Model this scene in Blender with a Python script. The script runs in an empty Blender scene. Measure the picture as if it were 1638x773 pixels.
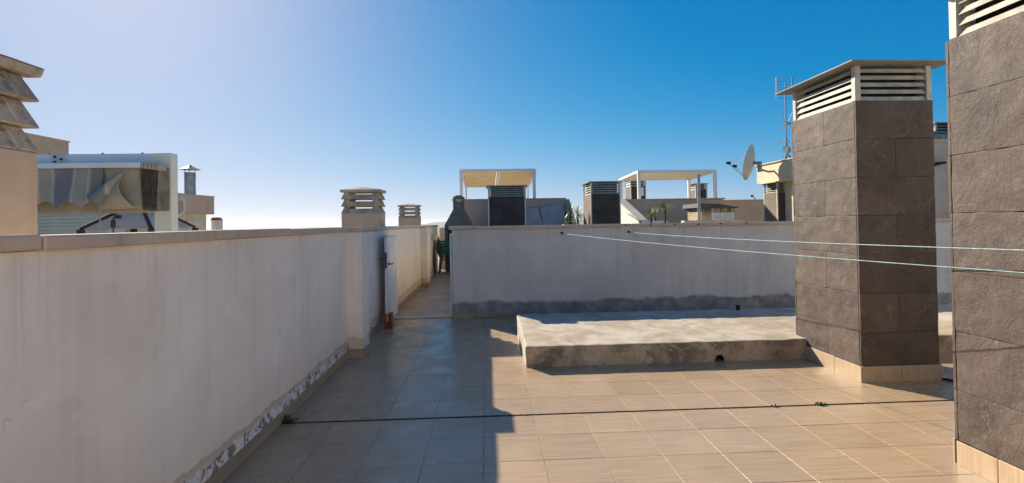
import bpy, bmesh, math, random
from mathutils import Vector, Matrix, noise
random.seed(7)
R = math.radians
scene = bpy.context.scene
COL = scene.collection

# ------------------------------------------------------------------ camera
YAW, PITCH, ROLL, CAM_H = .0493822795, .0105606966, -.0158726020, 1.57587869
cam_d = bpy.data.cameras.new('camera')
cam = bpy.data.objects.new('camera', cam_d); COL.objects.link(cam)
cy, sy, cp, sp = math.cos(YAW), math.sin(YAW), math.cos(PITCH), math.sin(PITCH)
f = Vector((sy*cp, cy*cp, sp)); r = Vector((cy, -sy, 0)); u = r.cross(f)
cr, sr = math.cos(ROLL), math.sin(ROLL)
r2 = cr*r + sr*u; u2 = -sr*r + cr*u
m = Matrix(((r2.x, u2.x, -f.x, 0), (r2.y, u2.y, -f.y, 0), (r2.z, u2.z, -f.z, CAM_H), (0, 0, 0, 1)))
cam.matrix_world = m
cam_d.sensor_width = 36
cam_d.lens = 817.911/1638*36
cam_d.shift_y = -38.25/1638
cam_d.clip_start = .05; cam_d.clip_end = 60000
scene.camera = cam

# ------------------------------------------------------------------ light
SUN = Vector((-1.083, 1.513, 1.0)).normalized()
ELEV = math.asin(SUN.z); AZ = math.atan2(SUN.x, SUN.y)      # clockwise from +Y
w = bpy.data.worlds.new('World'); scene.world = w; w.use_nodes = True
nt = w.node_tree; nt.nodes.clear()
sky = nt.nodes.new('ShaderNodeTexSky'); sky.sky_type = 'NISHITA'; sky.sun_disc = False
sky.sun_elevation = ELEV; sky.sun_rotation = AZ
sky.altitude = 0; sky.air_density = 0.6; sky.dust_density = 0.35; sky.ozone_density = 5.0
bg = nt.nodes.new('ShaderNodeBackground'); bg.inputs['Strength'].default_value = .082
out = nt.nodes.new('ShaderNodeOutputWorld')
hs = nt.nodes.new('ShaderNodeHueSaturation'); hs.inputs['Saturation'].default_value = 1.33
nt.links.new(sky.outputs[0], hs.inputs['Color']); 
def vmath(op, a, b):
    n = nt.nodes.new('ShaderNodeVectorMath'); n.operation = op
    for i, q in enumerate((a, b)):
        if isinstance(q, tuple): n.inputs[i].default_value = q
        else: nt.links.new(q, n.inputs[i])
    return n.outputs[0]
# soft shoulder over the whole sky, like the photograph's own tone curve: c / (1 + .26 c)
shoulder = vmath('DIVIDE', vmath('MULTIPLY', hs.outputs[0], (1.62, 1.66, 1.88)), vmath('ADD', vmath('MULTIPLY', hs.outputs[0], (.26,)*3), (1., 1., 1.)))
nt.links.new(shoulder, bg.inputs[0]); nt.links.new(bg.outputs[0], out.inputs[0])
sd = bpy.data.lights.new('sun', 'SUN'); sd.energy = 4.45; sd.angle = R(.5); sd.color = (1, .90, .74)
so = bpy.data.objects.new('sun', sd); COL.objects.link(so)
so.rotation_euler = (-SUN).to_track_quat('-Z', 'Y').to_euler()
vs = scene.view_settings
vs.view_transform = 'Standard'; vs.look = 'None'; vs.gamma = 1; vs.use_curve_mapping = False
vs.exposure = 0.96
try:
    scene.cycles.max_bounces = 8; scene.cycles.diffuse_bounces = 5
except Exception: pass

# ------------------------------------------------------------------ materials
class N:
    """tiny node helper"""
    def __init__(s, name):
        s.m = bpy.data.materials.new(name); s.m.use_nodes = True
        s.t = s.m.node_tree; s.b = s.t.nodes['Principled BSDF']
        g = s.t.nodes.new('ShaderNodeNewGeometry'); s.pos = g.outputs['Position']
        s.oi = s.t.nodes.new('ShaderNodeObjectInfo').outputs['Random']
    def L(s, a, b): s.t.links.new(a, b)
    def put(s, sock, v):
        if isinstance(v, bpy.types.NodeSocket): s.L(v, sock)
        elif isinstance(v, (tuple, list)) and len(v) == 3 and sock.type == 'RGBA': sock.default_value = (*v, 1)
        else: sock.default_value = v
    def map(s, scale=(1, 1, 1), rot=(0, 0, 0), loc=(0, 0, 0), src=None):
        n = s.t.nodes.new('ShaderNodeMapping'); s.L(src or s.pos, n.inputs[0])
        n.inputs['Scale'].default_value = scale; n.inputs['Rotation'].default_value = rot
        s.put(n.inputs['Location'], loc); return n.outputs[0]
    def noise(s, sc, det=4, rough=.55, vec=None, dist=0.):
        n = s.t.nodes.new('ShaderNodeTexNoise'); s.L(vec or s.pos, n.inputs['Vector'])
        n.inputs['Scale'].default_value = sc; n.inputs['Detail'].default_value = det
        n.inputs['Roughness'].default_value = rough; n.inputs['Distortion'].default_value = dist
        return n.outputs['Fac']
    def voro(s, sc, feat='F1', vec=None, out='Distance'):
        n = s.t.nodes.new('ShaderNodeTexVoronoi'); n.feature = feat; s.L(vec or s.pos, n.inputs['Vector'])
        n.inputs['Scale'].default_value = sc; return n.outputs[out]
    def math(s, op, a, b=0., c=None):
        n = s.t.nodes.new('ShaderNodeMath'); n.operation = op
        s.put(n.inputs[0], a); s.put(n.inputs[1], b)
        if c is not None: s.put(n.inputs[2], c)
        return n.outputs[0]
    def ramp(s, v, lo, hi, a=0., b=1.):
        n = s.t.nodes.new('ShaderNodeMapRange'); n.clamp = True; n.interpolation_type = 'SMOOTHSTEP'
        s.put(n.inputs[0], v); n.inputs[1].default_value = lo; n.inputs[2].default_value = hi
        n.inputs[3].default_value = a; n.inputs[4].default_value = b; return n.outputs[0]
    def mix(s, fac, a, b, mode='MIX'):
        n = s.t.nodes.new('ShaderNodeMix'); n.data_type = 'RGBA'; n.blend_type = mode
        s.put(n.inputs[0], fac); s.put(n.inputs[6], a); s.put(n.inputs[7], b); return n.outputs[2]
    def xyz(s, src=None):
        n = s.t.nodes.new('ShaderNodeSeparateXYZ'); s.L(src or s.pos, n.inputs[0]); return n.outputs
    def bump(s, h, strength=.3, dist=.01, prev=None):
        n = s.t.nodes.new('ShaderNodeBump'); n.inputs['Strength'].default_value = strength
        n.inputs['Distance'].default_value = dist; s.put(n.inputs['Height'], h)
        if prev is not None: s.L(prev, n.inputs['Normal'])
        return n.outputs[0]
    def done(s, col, rough=.8, normal=None, metallic=0., spec=.3):
        s.put(s.b.inputs['Base Color'], col); s.put(s.b.inputs['Roughness'], rough)
        s.b.inputs['Metallic'].default_value = metallic
        s.b.inputs['Specular IOR Level'].default_value = spec
        if normal is not None: s.L(normal, s.b.inputs['Normal'])
        return s.m

def mul(c, k): return tuple(min(1, x*k) for x in c)

def simple(name, c, rough=.6, var=.12, sc=4., bump=.15, bsc=60, dist=.004, metallic=0., spec=.3, rnd=.0):
    n = N(name)
    v = n.noise(sc, 5)
    col = n.mix(n.ramp(v, .3, .7), mul(c, 1-var), mul(c, 1+var))
    if rnd:
        k = n.math('MULTIPLY_ADD', n.oi, 2*rnd, 1-rnd)
        cc = n.t.nodes.new('ShaderNodeCombineColor'); [n.L(k, cc.inputs[i]) for i in range(3)]
        col = n.mix(1., col, cc.outputs[0], 'MULTIPLY')
    return n.done(col, rough, n.bump(n.noise(bsc, 3), bump, dist), metallic, spec)

def plaster(name, c, streak=.25, damp=None, dampcol=(.12, .12, .13), warm=None, rough_s=.5):
    n = N(name)
    big = n.noise(.9, 5, .6)
    col = n.mix(n.ramp(big, .3, .7), mul(c, .90), mul(c, 1.07))
    st = n.noise(1., 5, .6, n.map((9, 9, .55)))
    st2 = n.noise(1., 4, .6, n.map((28, 28, 1.1)))
    col = n.mix(n.math('MULTIPLY', n.ramp(st, .45, .72), streak), col, mul(c, .62))
    col = n.mix(n.math('MULTIPLY', n.ramp(st2, .55, .75), streak*.8), col, mul(c, 1.18))
    patch = n.noise(1.6, 3, .5, n.map((1, 1, 1.6), loc=(3, 1, 7)), .6)
    col = n.mix(n.math('MULTIPLY', n.ramp(patch, .54, .60), .22), col, mul(c, 1.2))
    speck = n.voro(60)
    col = n.mix(n.ramp(speck, .06, .02, 0, .25), col, mul(c, .5))
    dr = n.math('MULTIPLY', n.ramp(n.noise(1., 5, .65, n.map((16, 16, .35), loc=(2, 5, 0))), .55, .72), n.ramp(n.xyz()[2], .75, 1.5))
    col = n.mix(n.math('MULTIPLY', dr, streak*1.3), col, mul(c, .55))
    wv = n.t.nodes.new('ShaderNodeVectorMath'); wv.operation = 'ADD'
    nn = n.t.nodes.new('ShaderNodeTexNoise'); n.L(n.pos, nn.inputs[0]); nn.inputs['Scale'].default_value = 3.; nn.inputs['Detail'].default_value = 6
    n.L(n.pos, wv.inputs[0]); n.L(nn.outputs['Color'], wv.inputs[1])
    ck = n.math('MULTIPLY', n.ramp(n.voro(.85, 'DISTANCE_TO_EDGE', wv.outputs[0]), .006, .0015), n.ramp(n.noise(1.3, 3), .5, .6))
    col = n.mix(n.math('MULTIPLY', ck, .22), col, mul(c, .42))
    z = n.xyz()[2]
    if warm:      # rusty tide mark left by rising damp
        e = n.math('ADD', z, n.math('MULTIPLY', n.math('SUBTRACT', n.noise(4.5, 7, .65), .5), .20))
        col = n.mix(n.ramp(n.math('ADD', z, n.math('MULTIPLY', n.noise(1.4, 6, .6), .5)), .95, .40, 0, .45), col, (.76, .60, .47))
        col = n.mix(n.ramp(e, warm, warm-.035, 0, .55), col, (.50, .37, .26))
        col = n.mix(n.ramp(n.math('ABSOLUTE', n.math('SUBTRACT', e, warm-.02)), .022, .0, 0, .35), col, (.34, .24, .16))
    if damp:      # black mould along the foot of the wall
        e = n.math('ADD', z, n.math('MULTIPLY', n.math('SUBTRACT', n.noise(1.3, 9, .66), .5), .46))
        k = n.math('MULTIPLY', n.ramp(e, damp+.03, damp-.03), n.ramp(n.noise(5, 7, .65), .30, .65, .5, .88))
        col = n.mix(k, col, dampcol)
    h = n.math('ADD', n.noise(150, 3, .6), n.math('MULTIPLY', n.noise(11, 5, .6), 2.2))
    return n.done(col, .88, n.bump(h, rough_s, .004), 0, .2)

M = {}
M['wall'] = plaster('parapet render', (.85, .765, .685), .22, None, warm=.235)
M['wall_back'] = plaster('back parapet render', (.66, .60, .55), .30, .26, (.17, .165, .165))
M['wall_plain'] = plaster('neighbour render', (.50, .42, .34), .22)
M['wall_pink'] = plaster('warm neighbour render', (.56, .42, .30), .16)
M['house'] = plaster('white house render', (.80, .76, .68), .12)  # mainly for the unseen house added to bounce light
M['wall_white'] = plaster('white render', (.72, .70, .65), .12)
M['wall_cream'] = plaster('cream render', (.66, .57, .40), .12)
M['coping'] = plaster('coping stone', (.58, .46, .36), .30, rough_s=.35)
M['coping_light'] = plaster('pale coping stone', (.56, .49, .41), .25, rough_s=.35)

def tile_mat(name, c, rough=.3, ax=(2.2, 46, 46)):
    n = N(name)
    off = n.math('MULTIPLY', n.oi, 37.)
    cx = n.t.nodes.new('ShaderNodeCombineXYZ'); n.L(off, cx.inputs[0]); n.L(off, cx.inputs[1])
    v1 = n.map(ax, loc=cx.outputs[0]); v2 = n.map(tuple(a*2.6 for a in ax), loc=cx.outputs[0])
    g = n.noise(1., 5, .6, v1); g2 = n.noise(1., 3, .5, v2)
    col = n.mix(n.ramp(g, .32, .68), mul(c, .86), mul(c, 1.10))
    col = n.mix(n.ramp(g2, .56, .75, 0, .5), col, mul(c, .74))
    cl = n.noise(1.1, 6, .62)
    col = n.mix(n.ramp(cl, .46, .74, 0, .38), col, mul((c[0]*1.0, c[1]*1.06, c[2]*1.2), 1.22))
    d = n.noise(2.1, 8, .72, n.map((1, 1, 1), loc=(9, 4, 0)))
    col = n.mix(n.ramp(d, .48, .80, 0, .34), col, mul(c, .58))
    k = n.math('MULTIPLY_ADD', n.oi, .13, .935)
    cc = n.t.nodes.new('ShaderNodeCombineColor'); [n.L(k, cc.inputs[i]) for i in range(3)]
    col = n.mix(1., col, cc.outputs[0], 'MULTIPLY')
    rg = n.ramp(n.noise(2.3, 5), .35, .7, rough-.08, rough+.12)
    return n.done(col, rg, n.bump(n.math('ADD', g, n.math('MULTIPLY', n.noise(5, 2), 1.2)), .14, .004), 0, .5)
M['tile'] = tile_mat('porcelain floor tile', (.425, .302, .188))
M['tile_far'] = tile_mat('corridor floor tile', (.27, .215, .16), .4)
M['skirt'] = tile_mat('skirting tile', (.46, .34, .215), .45, (40, 40, 2.2))
M['skirt_old'] = tile_mat('weathered skirting tile', (.33, .245, .165), .55, (3, 3, 30))
M['grout'] = simple('grout', (.25, .20, .145), .95, .45, 5, .4, 80)
M['joint_dark'] = simple('dirt in joint', (.045, .032, .024), .95, .4, 20, .5, 60)

def flake_mat():
    n = N('flaking plaster')
    v = n.noise(11, 7, .62, None, 1.1); v2 = n.voro(9, 'DISTANCE_TO_EDGE', n.map((1, 1, .8)))
    col = n.mix(n.ramp(v, .44, .50), (.30, .25, .20), (.76, .73, .69))
    col = n.mix(n.ramp(v2, .05, .015, 0, .22), col, (.14, .12, .10))
    return n.done(col, .9, n.bump(n.math('ADD', n.ramp(v, .42, .47), n.noise(60, 3)), .9, .010), 0, .2)
M['flake'] = flake_mat()

def plinth_mat():
    n = N('stained concrete')
    a = n.noise(2.2, 8, .65, None, .7); b = n.noise(6, 6, .7)
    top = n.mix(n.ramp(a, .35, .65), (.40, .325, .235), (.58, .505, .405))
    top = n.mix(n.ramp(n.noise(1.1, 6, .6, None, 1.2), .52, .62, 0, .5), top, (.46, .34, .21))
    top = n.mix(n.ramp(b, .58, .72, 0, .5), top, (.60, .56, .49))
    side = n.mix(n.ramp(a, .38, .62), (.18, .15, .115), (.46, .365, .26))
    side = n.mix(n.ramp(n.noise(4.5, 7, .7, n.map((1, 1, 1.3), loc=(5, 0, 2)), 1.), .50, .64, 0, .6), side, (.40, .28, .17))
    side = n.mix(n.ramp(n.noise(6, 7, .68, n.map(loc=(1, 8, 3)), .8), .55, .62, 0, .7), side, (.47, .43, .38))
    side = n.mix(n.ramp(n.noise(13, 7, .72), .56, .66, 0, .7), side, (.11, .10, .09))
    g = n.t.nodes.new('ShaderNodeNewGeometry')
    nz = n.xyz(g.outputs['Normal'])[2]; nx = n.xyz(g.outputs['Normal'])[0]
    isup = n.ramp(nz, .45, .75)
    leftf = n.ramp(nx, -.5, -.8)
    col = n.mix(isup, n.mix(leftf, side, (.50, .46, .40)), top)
    h = n.math('ADD', n.noise(30, 5, .7), n.math('MULTIPLY', n.noise(6, 5), 2))
    return n.done(col, .9, n.bump(h, .5, .008), 0, .2)
M['plinth'] = plinth_mat()

def slate_mat():
    n = N('riven slate cladding')
    off = n.math('MULTIPLY', n.oi, 23.)
    cx = n.t.nodes.new('ShaderNodeCombineXYZ'); [n.L(off, cx.inputs[i]) for i in range(3)]
    p = n.map(loc=cx.outputs[0])
    a = n.noise(3.2, 6, .65, p, .4)
    c = (.104, .075, .060)
    col = n.mix(n.ramp(a, .32, .68), mul(c, .78), mul(c, 1.22))
    rid = n.math('ABSOLUTE', n.math('SUBTRACT', n.noise(4.2, 5, .6, p, .7), .5))
    k = n.math('MULTIPLY', n.ramp(rid, .022, .0), n.ramp(n.noise(4, 3, .5, p), .42, .62))
    col = n.mix(n.math('MULTIPLY', k, .40), col, (.26, .22, .19))
    bl = n.noise(1.6, 5, .6, n.map((1, 1, .6), loc=cx.outputs[0]))
    col = n.mix(n.ramp(bl, .52, .72, 0, .4), col, (.19, .155, .135))
    k2 = n.math('MULTIPLY_ADD', n.oi, .24, .88)
    cc = n.t.nodes.new('ShaderNodeCombineColor'); [n.L(k2, cc.inputs[i]) for i in range(3)]
    col = n.mix(1., col, cc.outputs[0], 'MULTIPLY')
    fine = n.noise(34, 5, .7, p, .5)
    col = n.mix(n.ramp(fine, .34, .66), mul(c, .62), col) if False else n.mix(n.ramp(fine, .30, .50, .45, 0), col, mul(c, .45))
    col = n.mix(n.ramp(n.noise(19, 4, .65, p, 1.), .58, .74, 0, .35), col, mul(c, 2.0))
    h1 = n.noise(7, 5, .6, n.map((1, 1, .8), loc=cx.outputs[0]), 1.1)
    h2 = n.noise(38, 6, .7, p, .9)
    b1 = n.bump(h1, .6, .014); b2 = n.bump(h2, .8, .007, b1)
    return n.done(col, .64, b2, 0, .34)
M['slate'] = slate_mat()
M['slate_far'] = simple('dark far cladding', (.045, .038, .036), .75, .35, 2.5, .4, 12, .01)  # shade of the front faces put into the cladding colour
M['slate_side'] = simple('brown far cladding', (.21, .165, .13), .8, .2, 2.5, .3, 12, .01)  # sunlight on the left faces put into the cladding colour
M['louvre'] = simple('cream louvre paint', (.47, .44, .36), .5, .22, 9, .05, 80, .002, 0, .4)
M['louvre_in'] = simple('dark louvre inside', (.03, .028, .026), .9)
M['roof_metal'] = simple('grey sheet roof', (.26, .25, .22), .45, .15, 5, .05, 60, .002, .2, .4)
M['trim'] = simple('pale corner trim', (.62, .60, .54), .6)

def hood_mat():
    n = N('lichened cast stone')
    a = n.noise(5, 7, .68)
    col = n.mix(n.ramp(a, .35, .65), (.34, .27, .195), (.54, .45, .345))
    col = n.mix(n.ramp(n.noise(11, 7, .72, n.map((1, 1, .7), loc=(4, 2, 1))), .50, .66, 0, .8), col, (.19, .17, .15))
    col = n.mix(n.ramp(n.noise(24, 4, .6), .64, .72, 0, .7), col, (.42, .40, .33))
    return n.done(col, .92, n.bump(n.math('ADD', n.noise(40, 5, .7), n.math('MULTIPLY', n.noise(9, 3), 1.5)), .5, .006), 0, .2)
M['hood'] = hood_mat()
M['white_paint'] = simple('white metal paint', (.74, .75, .76), .4, .04, 3, .05, 60, .002, 0, .4)
M['gate'] = simple('white gate enamel', (.66, .68, .72), .4, .06, 5, .06, 60, .002, 0, .4)
M['gate_grey'] = simple('gate frame aluminium', (.60, .60, .58), .4, .08, 5, .05, 60, .002, .3, .4)
M['lock'] = simple('dark lock metal', (.05, .04, .035), .5, .2, 10, .1, 60, .002, .5, .4)
M['brick'] = simple('hollow clay brick', (.33, .105, .055), .9, .3, 18, .5, 90, .004)
M['black'] = simple('black plastic', (.012, .012, .012), .5)
M['cord'] = simple('teal cord', (.36, .52, .55), .55, .25, 40, .05)
M['green'] = simple('green plastic', (.008, .11, .065), .35, .12, 4, .04, 60, .002, 0, .5)
M['bbq'] = simple('grey refractory concrete', (.17, .155, .135), .9, .25, 6, .5, 45, .006)
M['canvas_cream'] = simple('cream canvas', (.76, .63, .40), .9, .06, 3, .05)
M['canvas_pergola'] = simple('pale canvas', (.78, .74, .60), .9, .04, 3, .05)
M['tarp'] = simple('grey blue tarp', (.44, .42, .41), .8, .12, 3, .2, 8, .02)
M['galv'] = simple('galvanised steel', (.30, .32, .31), .45, .2, 6, .1, 40, .002, .6, .4)
M['dish'] = simple('dish enamel', (.52, .52, .48), .5, .06, 3, .03)
M['terracotta'] = simple('terracotta tile', (.33, .13, .07), .9, .4, 12, .4)
M['board'] = simple('cream board paint', (.86, .73, .52), .8, .06, 3)
M['gaz'] = simple('tan gazebo canvas', (.64, .49, .38), .9, .1, 2, .1)
M['gaz_rib'] = simple('dark gazebo rib', (.045, .04, .04), .7)
M['glass_sky'] = simple('pale window glass', (.35, .42, .46), .15, .1, 3, .02, 20, .001, 0, .5)
M['pipe_white'] = simple('white pvc pipe', (.68, .62, .54), .5, .08)
M['lamp_y'] = simple('yellow glass globe', (.70, .58, .20), .35, .1)
M['roof_dark'] = simple('dark sheet roof', (.06, .065, .075), .6, .25, 5)
M['leaf'] = simple('yucca leaf', (.30, .35, .07), .5, .45, 3, .1, rnd=.1)
M['trunk'] = simple('yucca trunk', (.09, .065, .045), .9, .3, 15, .6, 30, .01)
M['weed'] = simple('weed leaf', (.06, .10, .03), .7, .3, 30)
M['debris'] = simple('moss grit', (.13, .12, .07), .95, .6, 40)
M['ground'] = simple('dry ground', (.22, .19, .13), .95, .35, .01, .1, .5, .5)
M['hills'] = simple('scrubby hills', (.10, .115, .07), .95, .3, .006, .3, .02, 8)
M['roofdeck'] = simple('roof screed', (.34, .29, .23), .9, .2, 2)
M['skyline'] = M['wall_white']

def stained_hut():
    n = N('rain streaked render')
    c = (.44, .36, .26)
    st = n.noise(1., 4, .6, n.map((7, 7, .5)))
    z = n.xyz()[2]
    col = n.mix(n.ramp(n.noise(2, 4), .3, .7), mul(c, .9), mul(c, 1.1))
    k = n.math('MULTIPLY', n.ramp(st, .42, .6), n.ramp(z, 1.6, 1.98))
    return n.done(n.mix(k, col, (.06, .055, .045)), .9, n.bump(n.noise(60, 3), .3, .004))
M['hut'] = stained_hut()

def awning_mat():
    n = N('striped awning canvas')
    x = n.xyz()[0]
    w_ = n.t.nodes.new('ShaderNodeMath'); w_.operation = 'FRACT'
    n.L(n.math('MULTIPLY', x, 2.15), w_.inputs[0]); fr = w_.outputs[0]
    a = n.ramp(fr, .48, .50); a2 = n.ramp(fr, .96, .98)
    col = n.mix(a, (.205, .20, .195), (.36, .325, .265))
    l1 = n.math('MULTIPLY', n.ramp(fr, .525, .535), n.ramp(fr, .575, .565))
    l2 = n.math('MULTIPLY', n.ramp(fr, .90, .91), n.ramp(fr, .95, .94))
    col = n.mix(n.math('ADD', l1, l2), col, (.50, .46, .38))
    col = n.mix(n.ramp(n.noise(2.5, 6, .65), .4, .7, 0, .35), col, (.25, .21, .16))
    return n.done(col, .9, n.bump(n.noise(200, 2), .2, .002))
M['awning'] = awning_mat()
M['awning_fold'] = simple('folded canvas', (.20, .165, .125), .9, .3, 9, .3, 60)
M['awning_back'] = simple('beige canvas lining', (.42, .35, .25), .9, .12, 3, .2, 60)

# ------------------------------------------------------------------ mesh helpers
class MB:
    def __init__(s): s.v = []; s.f = []
    def add(s, vs, fs):
        o = len(s.v); s.v += [tuple(p) for p in vs]; s.f += [tuple(i+o for i in q) for q in fs]; return s
    def box(s, x0, x1, y0, y1, z0, z1):
        return s.add([(x0,y0,z0),(x1,y0,z0),(x1,y1,z0),(x0,y1,z0),(x0,y0,z1),(x1,y0,z1),(x1,y1,z1),(x0,y1,z1)],
                     [(3,2,1,0),(4,5,6,7),(0,1,5,4),(1,2,6,5),(2,3,7,6),(3,0,4,7)])
    def hexa(s, p):      # 8 points: bottom ring ccw, top ring ccw
        return s.add(p, [(3,2,1,0),(4,5,6,7),(0,1,5,4),(1,2,6,5),(2,3,7,6),(3,0,4,7)])
    def prism(s, poly, axis, a, b):
        """extrude 2D polygon along axis between a and b"""
        def P(q, t):
            return {'x': (t, q[0], q[1]), 'y': (q[0], t, q[1]), 'z': (q[0], q[1], t)}[axis]
        n = len(poly); vs = [P(q, a) for q in poly] + [P(q, b) for q in poly]
        fs = [tuple(range(n-1, -1, -1)), tuple(range(n, 2*n))] + [(i, (i+1) % n, n+(i+1) % n, n+i) for i in range(n)]
        return s.add(vs, fs)
    def tube(s, pts, r, n=8, cap=True):
        pts = [Vector(p) for p in pts]; rs = r if isinstance(r, (list, tuple)) else [r]*len(pts)
        vs = []; prev = None
        for i, p in enumerate(pts):
            t = (pts[min(i+1, len(pts)-1)] - pts[max(i-1, 0)]).normalized()
            if prev is None:
                prev = t.cross(Vector((0, 0, 1)) if abs(t.z) < .9 else Vector((1, 0, 0))).normalized()
            a = (prev - t*prev.dot(t)).normalized(); b = t.cross(a); prev = a
            vs += [p + (a*math.cos(2*math.pi*k/n) + b*math.sin(2*math.pi*k/n))*rs[i] for k in range(n)]
        fs = []
        for i in range(len(pts)-1):
            for k in range(n):
                fs.append((i*n+k, i*n+(k+1) % n, (i+1)*n+(k+1) % n, (i+1)*n+k))
        if cap: fs += [tuple(range(n-1, -1, -1)), tuple(range((len(pts)-1)*n, len(pts)*n))]
        return s.add(vs, fs)
    def lathe(s, prof, n=16, c=(0, 0, 0), ax=None):
        """prof = (radius, height) pairs turned round ax (default Z) at c"""
        ax = Vector(ax or (0, 0, 1)).normalized(); q = Vector((0, 0, 1)).rotation_difference(ax)
        vs = []
        for rr, h in prof:
            for k in range(n):
                p = Vector((rr*math.cos(2*math.pi*k/n), rr*math.sin(2*math.pi*k/n), h))
                vs.append(q @ p + Vector(c))
        fs = []
        for i in range(len(prof)-1):
            for k in range(n): fs.append((i*n+k, i*n+(k+1) % n, (i+1)*n+(k+1) % n, (i+1)*n+k))
        return s.add(vs, fs)
    def sheet(s, rows, thick=None):
        """grid of points (list of rows)"""
        h = len(rows); wd = len(rows[0]); vs = [p for row in rows for p in row]
        fs = [(i*wd+j, i*wd+j+1, (i+1)*wd+j+1, (i+1)*wd+j) for i in range(h-1) for j in range(wd-1)]
        return s.add(vs, fs)
    def build(s, name, mat, parent=None, bevel=0, smooth=False, solid=0, merge=False, local=False, seg=1, fixn=False):
        me = bpy.data.meshes.new(name)
        off = Vector((0, 0, 0))
        if parent is not None and not local:
            p = parent
            while p is not None: off += p.location; p = p.parent
        me.from_pydata([Vector(p)-off for p in s.v], [], s.f)
        if bevel or merge or solid or fixn:
            bm = bmesh.new(); bm.from_mesh(me)
            if merge: bmesh.ops.remove_doubles(bm, verts=bm.verts, dist=1e-5)
            if solid:
                bmesh.ops.recalc_face_normals(bm, faces=bm.faces)
                bmesh.ops.solidify(bm, geom=bm.faces[:], thickness=solid)
            if fixn: bmesh.ops.recalc_face_normals(bm, faces=bm.faces)
            if bevel:
                es = [e for e in bm.edges if len(e.link_faces) == 2 and e.calc_face_angle(0) > .5]
                bmesh.ops.bevel(bm, geom=es, offset=bevel, segments=seg, affect='EDGES', profile=.5)
            bm.to_mesh(me); bm.free()
        if smooth:
            for p_ in me.polygons: p_.use_smooth = True
        me.materials.append(mat)
        o = bpy.data.objects.new(name, me); COL.objects.link(o)
        if parent is not None: o.parent = parent
        return o

def inst(src, name, parent, loc):
    o = bpy.data.objects.new(name, src.data); COL.objects.link(o)
    if parent is not None: o.parent = parent
    o.location = loc; return o

def tag(o, label=None, cat=None, group=None, kind=None):
    if label: o['label'] = label
    if cat: o['category'] = cat
    if group: o['group'] = group
    if kind: o['kind'] = kind
    return o

def thing(name, label, cat, loc=(0, 0, 0), group=None):
    o = bpy.data.objects.new(name, None); COL.objects.link(o); o.location = loc
    o.empty_display_size = .1
    return tag(o, label, cat, group)

def copy_tree(o, parent=None):
    c = o.copy(); COL.objects.link(c); c.parent = parent
    for ch in [x for x in bpy.data.objects if x.parent == o]: copy_tree(ch, c)
    return c

def rough_box(name, mat, parent, x0, x1, y0, y1, z0, z1, n=(8, 8, 8), rad=.01, amp=.003, sc=9., faces='all', zfun=None):
    """box of fine grids with rounded, uneven edges"""
    lo = Vector((x0, y0, z0)); hi = Vector((x1, y1, z1))
    def ticks(a, b, k): return [a, a+rad*.6, a+rad*1.4] + [a+rad*1.4+(b-a-2.8*rad)*i/k for i in range(1, k)] + [b-rad*1.4, b-rad*.6, b]
    T = [ticks(lo[i], hi[i], n[i]) for i in range(3)]
    idx = {}; mb = MB()
    def V(p):
        k = tuple(round(c, 5) for c in p)
        if k in idx: return idx[k]
        p = Vector(p); q = Vector([min(max(p[i], lo[i]+rad), hi[i]-rad) for i in range(3)])
        d = p-q
        if d.length > 1e-9: d.normalize(); p = q+d*rad
        nn = noise.noise(p*sc)*amp + noise.noise(p*sc*3.1)*amp*.5
        p = p + d*nn
        if zfun: p.z = zfun(p, (p.z-z0)/(z1-z0))
        mb.v.append(tuple(p)); idx[k] = len(mb.v)-1; return idx[k]
    for ax in range(3):
        a, b = [i for i in range(3) if i != ax]
        for side, val in ((0, lo[ax]), (1, hi[ax])):
            for i in range(len(T[a])-1):
                for j in range(len(T[b])-1):
                    q = []
                    for (ii, jj) in ((i, j), (i+1, j), (i+1, j+1), (i, j+1)):
                        p = [0, 0, 0]; p[ax] = val; p[a] = T[a][ii]; p[b] = T[b][jj]; q.append(V(p))
                    flip = (side == 0) ^ (ax == 1)
                    mb.f.append(tuple(q[::-1] if flip else q))
    return mb.build(name, mat, parent, smooth=True)

# ------------------------------------------------------------------ the setting
T0 = .4; X0 = -.0454; Y0 = 4.195
WALLX = -1.657                     # face of the left skirting
ground = MB().sheet([[(x, y, -12.) for x in (-9000, -300, -60, 60, 300, 9000)] for y in (-3000, -100, 60, 300, 12000)]).build('ground', M['ground'])
tag(ground, kind='structure')
# hills
def hills():
    rows = []
    for j in range(9):
        row = []
        for i in range(90):
            a = -.32 + 1.15*i/89
            d = 4200 + 260*j
            x, y = d*math.sin(a), d*math.cos(a)
            env = max(0, min(1, (a+.145)/.05)) * math.sin(math.pi*j/8)
            h = 24 + 12*noise.noise(Vector((a*14, .3, 0))) + 7*noise.noise(Vector((a*42, j*.5, 2))) + 2.5*noise.noise(Vector((a*130, j, 5)))
            row.append((x, y, -12.5 + env*(h+12)))
        rows.append(row)
    o = MB().sheet(rows).build('hills', M['hills'], smooth=True, fixn=True)
    tag(o, kind='structure')
hills()
roof = MB().box(-14, 24, -8, 30, -.35, -.012).build('roof_slab', M['roofdeck']); tag(roof, kind='structure')

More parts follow.
